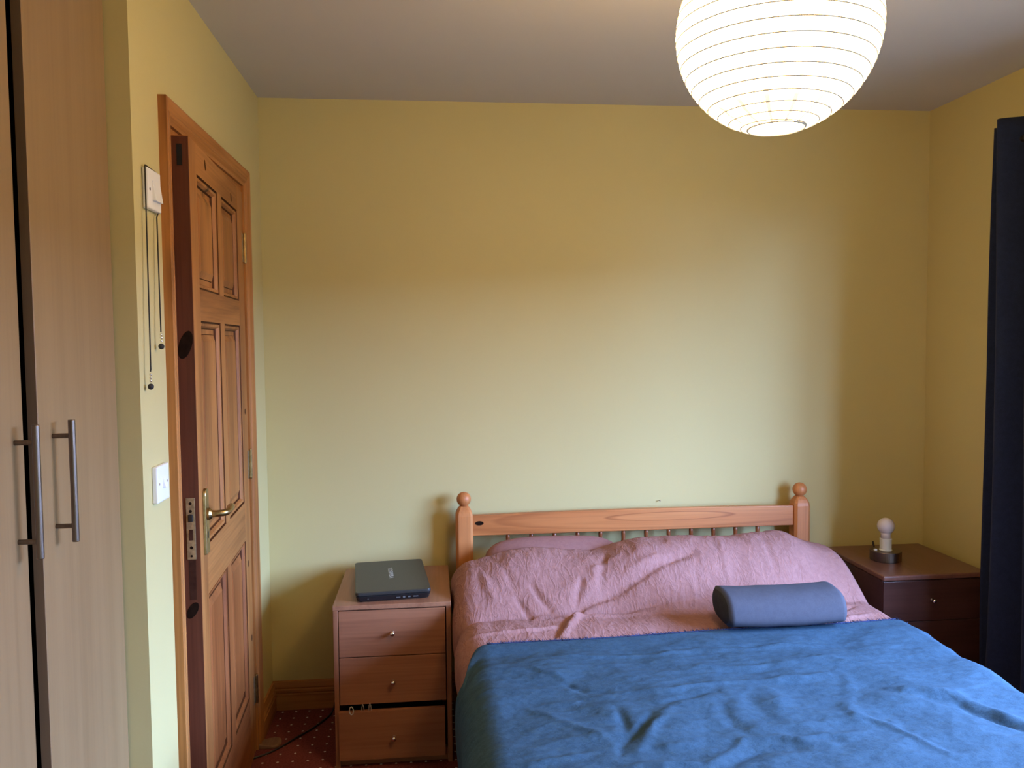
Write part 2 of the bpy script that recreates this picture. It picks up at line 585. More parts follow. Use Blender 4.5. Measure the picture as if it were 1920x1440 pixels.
# unseen house, added to block the lowest part of the sky
hs = root('sky_blocking_house', (XR + 25, 1.5, -2.7), 'unseen terraced house added across the street to block low sky', 'house', kind='structure')
link('facade', box(XR + 22, XR + 29, -36, 39, -2.7, 1.2), M['brick'], hs)
link('roof', prism([(XR + 21.7, 1.2), (XR + 29.3, 1.2), (XR + 25.5, 3.0)], lambda p: (p[0], -36.2, p[1]), lambda p: (p[0], 39.2, p[1])), M['slate'], hs)

win = root('window_1', (XR + 0.13, (WIN_Y0 + WIN_Y1) / 2, WIN_Z0), 'white framed window in the wall behind the curtain', 'window', kind='structure')
fx0, fx1 = XR + 0.17, XR + 0.23
for (a0, a1, c0, c1) in ((WIN_Y0, WIN_Y1, WIN_Z0, WIN_Z0 + 0.05), (WIN_Y0, WIN_Y1, WIN_Z1 - 0.05, WIN_Z1),
                         (WIN_Y0, WIN_Y0 + 0.05, WIN_Z0 + 0.05, WIN_Z1 - 0.05), (WIN_Y1 - 0.05, WIN_Y1, WIN_Z0 + 0.05, WIN_Z1 - 0.05),
                         (1.185, 1.235, WIN_Z0 + 0.05, WIN_Z1 - 0.05)):
    link('frame', box(fx0, fx1, a0, a1, c0, c1), M['white_frame'], win, bevel=0.004)
for a0, a1 in ((WIN_Y0 + 0.05, 1.185), (1.235, WIN_Y1 - 0.05)):
    link('pane', box(XR + 0.198, XR + 0.202, a0, a1, WIN_Z0 + 0.05, WIN_Z1 - 0.05), M['glass'], win)
link('sill', box(XR - 0.015, XR + 0.17, WIN_Y0, WIN_Y1, WIN_Z0 - 0.02, WIN_Z0), M['white_frame'], win, bevel=0.004)

# skirting boards: moulded pine, profile (out from wall, height)
SK = [(0, 0), (0.016, 0), (0.016, 0.062), (0.011, 0.066), (0.015, 0.071), (0.015, 0.079), (0.010, 0.084), (0.012, 0.090), (0.007, 0.112), (0, 0.114)]
struct('baseboard_back', prism(SK, lambda p: (XL, YB - p[0], p[1]), lambda p: (XR, YB - p[0], p[1])), M['pine_x'],
       'moulded pine skirting board along the wide yellow wall', 'baseboard')
struct('baseboard_left', prism(SK, lambda p: (XL + p[0], 2.938, p[1]), lambda p: (XL + p[0], YB - 0.0165, p[1])), M['pine_y'],
       'short pine skirting board between door frame and corner', 'baseboard')
struct('baseboard_right', prism(SK, lambda p: (XR - p[0], YF + 0.01, p[1]), lambda p: (XR - p[0], YB - 0.0165, p[1])), M['pine_y'],
       'pine skirting board along the window wall', 'baseboard')

# ------------------------------------------------------------------ door frame
AY0, AY1, AZ = 2.040, 2.936, 2.060
AR = [(0, 0), (0, 0.020), (0.006, 0.022), (0.016, 0.0205), (0.028, 0.016), (0.033, 0.018), (0.040, 0.0165), (0.047, 0.011), (0.057, 0.010), (0.057, 0)]
fr = root('trim_1', (XL, 2.488, 0), 'moulded orange pine frame around the ajar door', 'door frame', kind='structure')
link('architrave', prism(AR, lambda p: (XL + p[1], AY0 + p[0], 0), lambda p: (XL + p[1], AY0 + p[0], AZ - p[0])), M['pine_z'], fr)
link('architrave', prism(AR, lambda p: (XL + p[1], AY1 - p[0], 0), lambda p: (XL + p[1], AY1 - p[0], AZ - p[0])), M['pine_z'], fr)
link('head_architrave', prism(AR, lambda p: (XL + p[1], AY0 + p[0], AZ - p[0]), lambda p: (XL + p[1], AY1 - p[0], AZ - p[0])), M['pine_y'], fr)
link('lining', box(-0.775, XL + 0.001, DY0, 2.099, 0, 1.984), M['pine_z'], fr)
link('lining', box(-0.775, XL + 0.001, 2.865, DY1, 0, 1.984), M['pine_z'], fr)
link('head_lining', box(-0.775, XL + 0.001, DY0, DY1, 1.984, DZ), M['pine_y'], fr)
link('stop', box(-0.735, -0.698, 2.099, 2.111, 0, 1.984), M['pine_z'], fr)
link('stop', box(-0.735, -0.698, 2.853, 2.865, 0, 1.984), M['pine_z'], fr)
link('knot', lathe([(0.001, 0), (0.010, 0.0003), (0.011, 0.0008), (0.001, 0.0012)], (0, 0, 0), 'x', 14), M['knot'], fr, local=True)
fr.children[-1].location = (0.0165, 2.915 - 2.488, 1.735)
fr.children[-1].scale = (1, 0.8, 1.5)

# ------------------------------------------------------------------ six-panel pine door, ajar
TH = math.radians(3.4)
DW, DT, DH = 0.762, 0.044, 1.978
door = root('door_1', (-0.643, 2.862, 0), 'six-panel orange pine door standing slightly ajar', 'door', kind='structure', rotz=-(math.pi / 2 - TH))
US = (0.0, 0.100, 0.360, 0.422, 0.682, DW)
ZR = ((0.012, 0.240), (0.790, 0.920), (1.518, 1.600), (1.900, DH))
link('stile', box(0, 0.100, -DT, 0, 0.012, DH), M['pine_z'], door, local=True, bevel=0.0015)
st = box(0.682, DW, -DT, 0, 0.012, DH)
link('stile', st, M['pine_z'], door, local=True, bevel=0.0015)
for z0, z1 in ZR:
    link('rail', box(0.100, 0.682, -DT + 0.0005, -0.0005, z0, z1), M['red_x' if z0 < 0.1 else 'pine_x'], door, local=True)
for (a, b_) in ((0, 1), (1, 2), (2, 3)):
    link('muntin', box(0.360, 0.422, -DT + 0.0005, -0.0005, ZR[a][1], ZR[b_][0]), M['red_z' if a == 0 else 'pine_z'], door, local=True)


def door_panel(u0, u1, z0, z1):
    bm = bmesh.new()
    steps = ((0, -0.001), (0.0018, -0.008), (0.0045, -0.008), (0.006, -0.003), (0.013, -0.004), (0.018, -0.012), (0.020, -0.018), (0.034, -0.018), (0.036, -0.015), (0.054, -0.007), (0.057, -0.007))
    rings = []
    for ins, d in steps:
        rings.append([bm.verts.new(p) for p in ((u0 + ins, d, z0 + ins), (u1 - ins, d, z0 + ins), (u1 - ins, d, z1 - ins), (u0 + ins, d, z1 - ins))])
    for k, (a, c) in enumerate(zip(rings, rings[1:])):
        for i in range(4):
            f = bm.faces.new((a[i], c[i], c[(i + 1) % 4], a[(i + 1) % 4]))
            f.material_index = 1 if k in (0, 1, 5, 7) else 0      # old varnish gathered in the quirks
    bm.faces.new(list(reversed(rings[-1])))
    back = [bm.verts.new((p.co.x, -DT + 0.012, p.co.z)) for p in rings[0]]
    for i in range(4):
        bm.faces.new((rings[0][i], rings[0][(i + 1) % 4], back[(i + 1) % 4], back[i]))
    bm.faces.new(back)
    bmesh.ops.recalc_face_normals(bm, faces=bm.faces)
    return bm


for (a, b_) in ((0, 1), (1, 2), (2, 3)):
    for u0, u1 in ((0.100, 0.360), (0.422, 0.682)):
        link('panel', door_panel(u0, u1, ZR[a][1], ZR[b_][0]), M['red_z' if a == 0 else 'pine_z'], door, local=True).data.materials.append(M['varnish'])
# latch edge: dark old varnish, lock plate, mortises and knots
edge = link('latch_edge', box(DW, DW + 0.0012, -DT + 0.001, -0.001, 0.014, DH - 0.002), M['pine_edge'], door, local=True)
E1 = DW + 0.0012


def edge_blob(name, c, z, ry, rz, mat, parent=door, shear=0.0):
    bm = bmesh.new()
    n = 18
    a = [bm.verts.new((E1 - 0.0005, c + ry * math.cos(2 * math.pi * i / n), z + rz * math.sin(2 * math.pi * i / n) + shear * ry * math.cos(2 * math.pi * i / n))) for i in range(n)]
    t = [bm.verts.new((E1 + 0.0006, c + 0.9 * ry * math.cos(2 * math.pi * i / n), z + 0.9 * rz * math.sin(2 * math.pi * i / n) + 0.9 * shear * ry * math.cos(2 * math.pi * i / n))) for i in range(n)]
    for i in range(n):
        bm.faces.new((a[i], a[(i + 1) % n], t[(i + 1) % n], t[i]))
    bm.faces.new(t)
    bmesh.ops.recalc_face_normals(bm, faces=bm.faces)
    return link(name, bm, mat, parent, local=True)


edge_blob('knot', -0.022, 1.455, 0.0195, 0.033, M['knot'], shear=0.9)
edge_blob('knot', -0.024, 0.772, 0.0165, 0.019, M['knot'], shear=0.7)
link('mortise', box(E1 - 0.0005, E1 + 0.0006, -0.029, -0.016, 1.904, 1.957), M['black'], door, local=True)
link('dark_mark', box(E1 - 0.0005, E1 + 0.0004, -0.030, -0.013, 0.800, 0.903), M['dark_mark'], door, local=True)  # flat dark brown stripe in place of the recess below the lock plate
lp = link('lock_plate', box(E1, E1 + 0.0022, -0.033, -0.011, 0.905, 1.064), M['plate'], door, local=True, bevel=0.0008)
for zc, hh, ww, mt in ((1.050, 0.004, 0.004, 'knot'), (1.030, 0.004, 0.004, 'knot'), (0.936, 0.004, 0.004, 'knot'), (0.914, 0.003, 0.003, 'knot')):
    bm = lathe([(ww, 0), (ww, 0.0006), (ww * 0.5, 0.0007)], (E1 + 0.002, -0.022, zc), 'x', 12)
    link('screw', bm, M[mt], lp, local=True)
link('latch_bolt', box(E1 + 0.001, E1 + 0.007, -0.028, -0.016, 1.003, 1.022), M['rubber'], lp, local=True, bevel=0.002)
link('dead_bolt', box(E1 + 0.001, E1 + 0.0035, -0.027, -0.017, 0.955, 0.983), M['dark_mark'], lp, local=True, bevel=0.001)
# lever handle on its long back plate
hd = bpy.data.objects.new('lever_handle', None)
C.objects.link(hd)
hd.parent = door
hd.location = (0.708, 0, 1.010)
PW = 0.020
poly = [(-PW, -0.105), (PW, -0.105), (PW, 0.052)] + [(PW * math.cos(a), 0.052 + 0.017 * math.sin(a)) for a in [math.pi * k / 8 for k in range(1, 8)]] + [(-PW, 0.052)]
link('back_plate', prism(poly, lambda p: (p[0], 0.0002, p[1]), lambda p: (p[0] * 0.86, 0.008, p[1] * 0.985)), M['brass'], hd, local=True, bevel=0.0015)
link('lever', tube([(0, 0.006, 0), (0, 0.030, 0), (-0.002, 0.048, 0.001), (-0.012, 0.055, 0.001), (-0.035, 0.057, 0.003), (-0.060, 0.056, 0.004), (-0.082, 0.053, 0.002), (-0.090, 0.049, -0.002)],
                  lambda t: (0.0115 if t < 0.12 else 0.0090) if t < 0.5 else 0.0085 + 0.002 * (t - 0.5), 12), M['brass'], hd, local=True, smooth=True)
link('rose', lathe([(0.016, 0), (0.016, 0.010), (0.011, 0.016)], (0, 0.004, 0), 'y', 20), M['brass'], hd, local=True)
link('keyhole', box(-0.003, 0.003, 0.007, 0.0084, -0.064, -0.046), M['black'], hd, local=True)
# hinges: brass knuckles on the far side
for z0 in (1.735, 0.985, 0.180):
    hg = link('hinge', lathe([(0.0045, 0), (0.0055, 0.004), (0.0055, 0.100), (0.0045, 0.104)], (-0.003, 0.006, z0), 'z', 12), M['brass'], door, local=True)
    link('hinge_leaf', box(0, 0.026, 0.0002, 0.0016, z0 + 0.004, z0 + 0.1), M['plate'], hg, local=True)


# dark knots in the front of the door (u, z, half width, half height)
def face_knot(u, z, ru, rz, tilt=0.0):
    bm = bmesh.new()
    n = 14
    ring = [bm.verts.new((u + ru * math.cos(2 * math.pi * i / n) + tilt * rz * math.sin(2 * math.pi * i / n), 0.0003, z + rz * math.sin(2 * math.pi * i / n))) for i in range(n)]
    low = [bm.verts.new((v.co.x, -0.003, v.co.z)) for v in ring]
    for i in range(n):
        bm.faces.new((ring[i], low[i], low[(i + 1) % n], ring[(i + 1) % n]))
    bm.faces.new(ring)
    bmesh.ops.recalc_face_normals(bm, faces=bm.faces)
    link('knot', bm, M['dark_mark'], door, local=True)


for kk in ((0.575, 1.945, 0.006, 0.014, 0.35), (0.200, 1.925, 0.006, 0.013, 0.3), (0.048, 1.225, 0.009, 0.010, 0), (0.060, 0.70, 0.008, 0.012, 0),
           (0.036, 0.43, 0.008, 0.012, 0)):
    face_knot(*kk)

# ------------------------------------------------------------------ switches and the cord on the wall
SWY = [1.936, 2.0275]
sw = root('light_switch', (XL, 1.959, 1.768), 'white rocker light switch high beside the door frame, hung with a black cord', 'light switch', 'wall switches')
link('plate', box(XL, XL + 0.013, 1.914, 2.004, 1.768, 1.861), M['white_plastic'], sw, bevel=0.003)
rk = prism([(0, -0.022), (0.009, -0.023), (0.003, 0.023), (0, 0.023)], lambda p: (XL + 0.0125 + p[0], 1.944, 1.812 + p[1]), lambda p: (XL + 0.0125 + p[0], 1.992, 1.812 + p[1]))
link('rocker', rk, M['white_plastic'], sw, bevel=0.001)
link('screw', lathe([(0.0035, 0), (0.0035, 0.0006), (0.001, 0.0007)], (XL + 0.0128, 1.928, 1.813), 'x', 10), M['dark_mark'], sw)
sw2 = root('light_switch', (XL, 1.955, 1.086), 'plain white light switch at hand height beside the door frame', 'light switch', 'wall switches')
link('plate', box(XL, XL + 0.013, 1.914, 1.996, 1.086, 1.172), M['white_plastic'], sw2, bevel=0.003)
rk = prism([(0, -0.011), (0.008, -0.012), (0.003, 0.012), (0, 0.012)], lambda p: (XL + 0.0125 + p[0], 1.949, 1.130 + p[1]), lambda p: (XL + 0.0125 + p[0], 1.963, 1.130 + p[1]))
link('rocker', rk, M['white_plastic'], sw2, bevel=0.0008)
for yy in (1.928, 1.982):
    link('screw', lathe([(0.003, 0), (0.003, 0.0006), (0.001, 0.0007)], (XL + 0.0128, yy, 1.130), 'x', 10), M['plate'], sw2)

ck = root('hanging_cord', (XL, 1.94, 1.868), 'thin black cord with metal bead ends draped over the upper switch', 'cord')
pts = [(XL + 0.014, 1.888, 1.395)]
for i in range(10):
    t = i / 9
    pts.append((XL + 0.015 - 0.006 * t, 1.888 + 0.0225 * t, 1.40 + 0.448 * t))
pts += [(XL + 0.009, 1.9105, 1.860), (XL + 0.0085, 1.9135, 1.8640), (XL + 0.0080, 1.922, 1.8642), (XL + 0.006, 1.96, 1.8640), (XL + 0.004, 2.00, 1.8640), (XL + 0.004, 2.0070, 1.860),
        (XL + 0.005, 2.0075, 1.82), (XL + 0.006, 2.006, 1.772), (XL + 0.007, 1.992, 1.7640)]
for i in range(8):
    t = i / 7
    pts.append((XL + 0.008 + 0.007 * t, 1.984 - 0.019 * t, 1.757 - 0.272 * t))
link('cord', tube(pts, 0.0016, 7), M['cord'], ck, smooth=True)
for (px, py, pz) in ((XL + 0.014, 1.888, 1.395), (XL + 0.015, 1.965, 1.486)):
    for k in range(3):
        link('bead', lathe([(0.0005, -0.003), (0.0028, -0.002), (0.0034, 0), (0.0028, 0.002), (0.0005, 0.003)], (px, py, pz - 0.006 - 0.0075 * k), 'z', 10), M['chrome'], ck, smooth=True)
    link('end_bead', lathe([(0.001, -0.007), (0.0045, -0.0055), (0.0066, -0.002), (0.0066, 0.002), (0.0045, 0.0055), (0.001, 0.007)], (px, py, pz - 0.034), 'z', 14), M['cord'], ck, smooth=True)

# ------------------------------------------------------------------ wardrobe
XW = -0.700
wd = root('wardrobe', (-0.98, 1.45, 0), 'tall beech veneer wardrobe with steel bar handles in the alcove', 'wardrobe')
WY0, WY1, WZ = 1.02, 1.852, 2.30
link('side_panel', box(-1.28, XW - 0.022, WY0, WY0 + 0.018, 0, WZ), M['beech'], wd)
link('side_panel', box(-1.28, XW - 0.022, WY1 - 0.018, WY1, 0, WZ), M['beech'], wd)
link('back_panel', box(-1.286, -1.28, WY0, WY1, 0, WZ), M['beech'], wd)
link('top_panel', box(-1.28, XW - 0.022, WY0 + 0.018, WY1 - 0.018, WZ - 0.018, WZ), M['beech'], wd)
link('floor_panel', box(-1.28, XW - 0.022, WY0 + 0.018, WY1 - 0.018, 0.06, 0.078), M['beech'], wd)
link('plinth', box(XW - 0.06, XW - 0.045, WY0 + 0.018, WY1 - 0.018, 0, 0.06), M['beech'], wd)


def ward_door(y0, y1, hy, hz):
    d = link('door', box(XW - 0.018, XW, y0, y1, 0.07, WZ - 0.005), M['beech'], wd, bevel=0.0012)
    if y0 > 1.4:
        link('edge_band', box(XW - 0.0175, XW - 0.0005, y0 - 0.0008, y0 + 0.0002, 0.072, WZ - 0.007), M['beech_edge'], d)
    h = link('handle', lathe([(0.0057, 0), (0.0062, 0.001), (0.0062, 0.227), (0.0057, 0.228)], (XW + 0.034, hy, hz), 'z', 20), M['steel'], d, smooth=False)
    for zz in (0.0295, 0.1985):
        link('handle', lathe([(0.0045, 0), (0.0045, 0.029)], (XW, hy, hz + zz), 'x', 14), M['steel'], d).name = 'standoff'
    return d


ward_door(WY0 + 0.002, 1.445, 1.415, 1.0945)
ward_door(1.4975, WY1 + 0.004, 1.551, 1.0905)
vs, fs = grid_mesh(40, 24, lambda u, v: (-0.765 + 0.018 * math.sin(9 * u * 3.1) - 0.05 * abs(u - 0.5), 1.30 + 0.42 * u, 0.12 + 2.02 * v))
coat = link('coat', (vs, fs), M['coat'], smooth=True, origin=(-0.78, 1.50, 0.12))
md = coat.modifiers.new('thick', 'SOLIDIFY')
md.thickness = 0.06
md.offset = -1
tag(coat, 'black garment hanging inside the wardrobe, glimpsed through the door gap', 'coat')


# ------------------------------------------------------------------ bed
bed = root('bed', (0.80, 2.15, 0), 'pine double bed with spindle headboard and ball-topped posts', 'bed')
PY = 3.122


def post(cx):
    hw, ch = 0.0335, 0.010
    poly = [(-hw + ch, -hw), (hw - ch, -hw), (hw, -hw + ch), (hw, hw - ch), (hw - ch, hw), (-hw + ch, hw), (-hw, hw - ch), (-hw, -hw + ch)]
    bm = bmesh.new()
    prof = [(0.0, 1.0), (0.776, 1.0), (0.788, 0.93), (0.800, 0.76), (0.810, 0.55), (0.813, 0.46)]
    rings = [[bm.verts.new((cx + x * s, PY + y * s, z)) for x, y in poly] for z, s in prof]
    for a, c in zip(rings, rings[1:]):
        for i in range(8):
            bm.faces.new((a[i], a[(i + 1) % 8], c[(i + 1) % 8], c[i]))
    bm.faces.new(list(reversed(rings[0])))
    bm.faces.new(rings[-1])
    o = link('post', bm, M['bed_z'], bed)
    prof = [(0.0145, -0.028)] + [(0.0285 * math.sin(a), -0.0285 * math.cos(a)) for a in [0.55 + k * (math.pi - 0.58) / 14 for k in range(15)]]
    link('ball_finial', lathe(prof, (cx, PY, 0.8395), 'z', 28), M['bed_z'], o, smooth=True)


PXL, PXR = 0.117, 1.494
post(PXL)
post(PXR)
# top rail, slightly cambered, rounded edges
bm = bmesh.new()
n = 24
sec = [(-0.012, 0.0), (-0.0135, 0.004), (-0.0135, 0.996), (-0.012, 1.0), (0.012, 1.0), (0.012, 0.0)]
rings = []
for i in range(n + 1):
    t = i / n
    x = PXL + 0.030 + (PXR - PXL - 0.060) * t
    zt = 0.776 + 0.006 * (1 - (2 * t - 1) ** 2)
    zb = 0.696
    rings.append([bm.verts.new((x, PY - 0.004 + yy, zb + (zt - zb) * h)) for yy, h in sec])
for a, c in zip(rings, rings[1:]):
    for i in range(6):
        bm.faces.new((a[i], c[i], c[(i + 1) % 6], a[(i + 1) % 6]))
bm.faces.new(rings[0])
bm.faces.new(list(reversed(rings[-1])))
bmesh.ops.recalc_face_normals(bm, faces=bm.faces)
rail = link('head_rail', bm, M['rail'], bed, bevel=0.003)


def disc_y(cx, cz, rx, rz, y, th):
    bm = bmesh.new()
    n = 30
    a = [bm.verts.new((cx + rx * math.cos(2 * math.pi * i / n), y, cz + rz * math.sin(2 * math.pi * i / n))) for i in range(n)]
    c = [bm.verts.new((v.co.x, y + th, v.co.z)) for v in a]
    for i in range(n):
        bm.faces.new((a[i], c[i], c[(i + 1) % n], a[(i + 1) % n]))
    bm.faces.new(a)
    bmesh.ops.recalc_face_normals(bm, faces=bm.faces)
    return bm


link('knot', disc_y(0.176, 0.745, 0.017, 0.0085, PY - 0.0179, 0.003), M['knot'], rail)
sp_prof = [(0.0075, 0.0), (0.0085, 0.03), (0.0125, 0.05), (0.007, 0.06), (0.011, 0.12), (0.013, 0.17), (0.010, 0.24), (0.007, 0.285), (0.012, 0.295), (0.0075, 0.305), (0.0085, 0.33), (0.007, 0.35)]
for k in range(12):
    link('spindle', lathe(sp_prof, (0.2895 + 0.0932 * k, PY - 0.002, 0.352), 'z', 14), M['bed_dark'], bed, smooth=True)
link('lower_rail', box(PXL + 0.030, PXR - 0.030, PY - 0.016, PY + 0.010, 0.29, 0.36), M['bed_x'], bed, bevel=0.003)
for x0 in (0.136, 1.450):
    link('side_rail', box(x0, x0 + 0.025, 1.16, PY - 0.03, 0.22, 0.34), M['bed_x'], bed, bevel=0.003)
link('foot_rail', box(0.13, 1.48, 1.135, 1.16, 0.22, 0.40), M['bed_x'], bed, bevel=0.003)
for cx in (PXL, PXR):
    link('foot_post', box(cx - 0.033, cx + 0.033, 1.115, 1.18, 0, 0.44), M['bed_z'], bed, bevel=0.006)
for k in range(9):
    yy = 1.25 + 0.215 * k
    link('slat', box(0.161, 1.450, yy, yy + 0.07, 0.30, 0.318), M['bed_x'], bed)
mat_o = link('mattress', box(0.165, 1.446, 1.185, 3.085, 0.320, 0.492), M['mattress'], bevel=0.03, segs=4, origin=(0.8, 2.13, 0.32))
tag(mat_o, 'thick white mattress under the pink cover on the pine bed', 'mattress')


# --- soft covers: a height field over the bed whose sides roll over the edge and hang
def ridge(X, Y, line, width, height):
    """height of a soft ridge (or furrow) along a polyline"""
    best = 1e9
    tb = 0
    nseg = len(line) - 1
    for i in range(nseg):
        ax, ay = line[i]
        bx, by = line[i + 1]
        dx, dy = bx - ax, by - ay
        t = ((X - ax) * dx + (Y - ay) * dy) / (dx * dx + dy * dy)
        t = max(0.0, min(1.0, t))
        d = (X - ax - t * dx) ** 2 + (Y - ay - t * dy) ** 2
        if d < best:
            best = d
            tb = (i + t) / nseg
    if best > 9 * width * width:
        return 0.0
    return height * math.exp(-best / (width * width)) * (0.35 + 0.65 * math.sin(math.pi * (0.08 + 0.84 * tb)))


PINK_F = [  # (polyline, width, height)
    ([(0.924, 2.768), (0.712, 2.696), (0.53, 2.638), (0.334, 2.553)], 0.022, -0.015),
    ([(0.924, 2.828), (0.712, 2.770), (0.53, 2.702), (0.36, 2.64)], 0.045, 0.008),
    ([(0.329, 2.712), (0.351, 2.664), (0.384, 2.618)], 0.012, -0.014),
    ([(0.276, 2.669), (0.314, 2.593)], 0.012, -0.012),
    ([(0.06, 2.570), (0.198, 2.585), (0.314, 2.590)], 0.015, -0.016),
    ([(0.32, 2.571), (0.503, 2.590), (0.726, 2.606), (0.913, 2.607)], 0.013, -0.012),
    ([(0.32, 2.540), (0.503, 2.555), (0.726, 2.570), (0.90, 2.565)], 0.018, 0.010),
    ([(0.388, 2.393), (0.459, 2.553), (0.503, 2.594)], 0.018, 0.014),
    ([(0.365, 2.393), (0.425, 2.553)], 0.014, -0.010),
    ([(0.508, 2.713), (0.474, 2.632)], 0.014, -0.012),
    ([(0.824, 2.751), (0.68, 2.722)], 0.02, 0.010),
    ([(0.135, 2.425), (0.305, 2.45), (0.412, 2.484)], 0.012, 0.008),
    ([(1.294, 2.406), (1.36, 2.45), (1.43, 2.48)], 0.012, 0.006),
    ([(1.24, 2.42), (1.36, 2.52), (1.42, 2.56)], 0.012, -0.007),
    ([(0.553, 2.751), (0.659, 2.791)], 0.018, 0.008),
    ([(0.16, 2.78), (0.20, 2.66)], 0.016, 0.009),
    ([(0.24, 2.80), (0.27, 2.70)], 0.015, -0.008),
    ([(0.62, 2.84), (0.56, 2.66)], 0.018, -0.008),
    ([(1.05, 2.86), (1.02, 2.66)], 0.02, 0.006),
    ([(1.22, 2.85), (1.20, 2.68)], 0.018, -0.006),
]


def pink_end(X):        # far hem of the pink cover
    return 2.895 + 0.16 * sm((X - 0.58) / 0.10)


def pink_top(X, Y):
    amp = 0.148 + 0.030 * sm((X - 0.55) / 0.25) - 0.012 * math.exp(-((X - 0.60) / 0.07) ** 2)
    foot = 2.585 + 0.02 * math.sin(5 * X)
    t = (Y - foot) / 0.30
    h = 0.0
    if t > 0:
        h = math.sin(math.pi / 2 * min(t, 1)) ** 1.05
        if t > 1:
            h = 1 - 0.55 * ((t - 1) / 0.6) ** 2
    z = 0.545 + amp * h
    z -= 0.055 * sm((X - 1.30) / 0.20) * h + 0.050 * sm((0.27 - X) / 0.20) * h
    if t < 0:
        z += (0.008 - 0.010 * sm((X - 1.30) / 0.15)) * math.sin(math.pi * max(0, min(1, (Y - 2.33) / 0.25)))
    z += 0.007 * noise.noise(Vector((X * 7, Y * 7, 3))) * (0.5 + h)
    r = noise.ridged_multi_fractal(Vector((X * 9.0, Y * 4.2, 1.7)), 0.9, 2.1, 4, 0.9, 2.0)
    z += 0.0036 * (r - 1.2)
    r2 = noise.ridged_multi_fractal(Vector((X * 24.0 + Y * 5, Y * 10.0, 6.1)), 0.8, 2.2, 3, 0.9, 2.0)
    z += 0.0026 * (r2 - 1.2) * (0.4 + 0.6 * h)
    for ln, wd_, ht in PINK_F:
        z += ridge(X, Y, ln, wd_ * 0.75, ht * 0.9)
    return z


def draped(nu, nv, y0f, y1f, top, xl, xr, rl, rr, hem_l, hem_r, side, thick, seed, trail=0.0):
    """grid whose u runs left hem -> over the bed -> right hem"""
    La, Lb = 0.20, 0.80                     # u range on top of the bed

    def fn(u, v):
        if u < La:
            X = xl
        elif u > Lb:
            X = xr
        else:
            X = xl + (xr - xl) * (u - La) / (Lb - La)
        y0, y1 = y0f(X), y1f(X)
        Y = y0 + (y1 - y0) * v
        zt = top(X, Y)
        if La <= u <= Lb:
            return (X, Y, zt)
        left = u < La
        t = (La - u) / La if left else (u - Lb) / (1 - Lb)
        r = rl if left else rr
        hem = (hem_l if left else hem_r)(Y)
        L = r * math.pi / 2 + max(0.02, zt - r - hem)
        s = t * L
        if s < r * math.pi / 2:
            a = s / r
            dx, dz = r * math.sin(a), r * (1 - math.cos(a))
        else:
            dx, dz = r, r + s - r * math.pi / 2
        if left and trail:
            Y -= trail * (sm(dz / 0.05) * 0.85 + 0.15 * sm(dz / 0.4)) * v ** 6
        wv = side(Y, dz, left)
        dx += wv * sm(dz / 0.10)
        return ((X - dx) if left else (X + dx), Y, zt - dz)
    return grid_mesh(nu, nv, fn)


def pink_side(Y, dz, left):
    a = 0.006 * math.sin(26 * Y + 1.0 + 6 * dz) + 0.005 * noise.noise(Vector((Y * 9, dz * 5, 2)))
    if left:
        pinch = math.exp(-((Y - 2.585) / 0.030) ** 2)          # the cover is tucked in at the pillow's foot
        a -= 0.022 * pinch
        a -= 0.012 * sm((dz - 0.10) / 0.12)
        a += 0.008 * sm((Y - 2.28) / 0.10) - 0.016 * sm((2.22 - Y) / 0.10)
        a = min(a, 0.0095)
    return a


vs, fs = draped(300, 190, lambda X: 2.10, pink_end, pink_top, 0.148, 1.470, 0.082, 0.040, lambda Y: 0.33 - 0.02 * math.sin(9 * Y), lambda Y: 0.36, pink_side, 0.02, 1)
duvet = link('duvet', (vs, fs), M['pink'], smooth=True, origin=(0.80, 2.6, 0.55))
tag(duvet, 'crumpled dusty pink linen duvet pulled up over the pillows', 'duvet')
md = duvet.modifiers.new('thick', 'SOLIDIFY')
md.thickness = 0.010
md.offset = -1


# pillow showing behind the duvet
def pillow_mesh(cx, cy, cz, hx, hy, hz, tilt, n=40):
    def fn(u, v):
        a, e = 2 * math.pi * u, math.pi * (v - 0.5)
        ce, se = math.cos(e), math.sin(e)

        def sp(c, p):
            return math.copysign(abs(c) ** p, c)
        x = hx * sp(math.cos(a), 0.55) * sp(ce, 0.75)
        y = hy * sp(math.sin(a), 0.55) * sp(ce, 0.75)
        z = hz * sp(se, 0.95)
        z += 0.006 * noise.noise(Vector((x * 8, y * 8, 5)))
        yy = y * math.cos(tilt) - z * math.sin(tilt)
        zz = y * math.sin(tilt) + z * math.cos(tilt)
        return (cx + x, cy + yy, cz + zz)
    return grid_mesh(n, n // 2, fn)


pw = link('pillow', pillow_mesh(0.452, 2.935, 0.600, 0.268, 0.150, 0.062, 0.62), M['pillow'], smooth=True, origin=(0.425, 2.925, 0.6))
tag(pw, 'dusty pink pillow peeking out between duvet and headboard spindles', 'pillow')

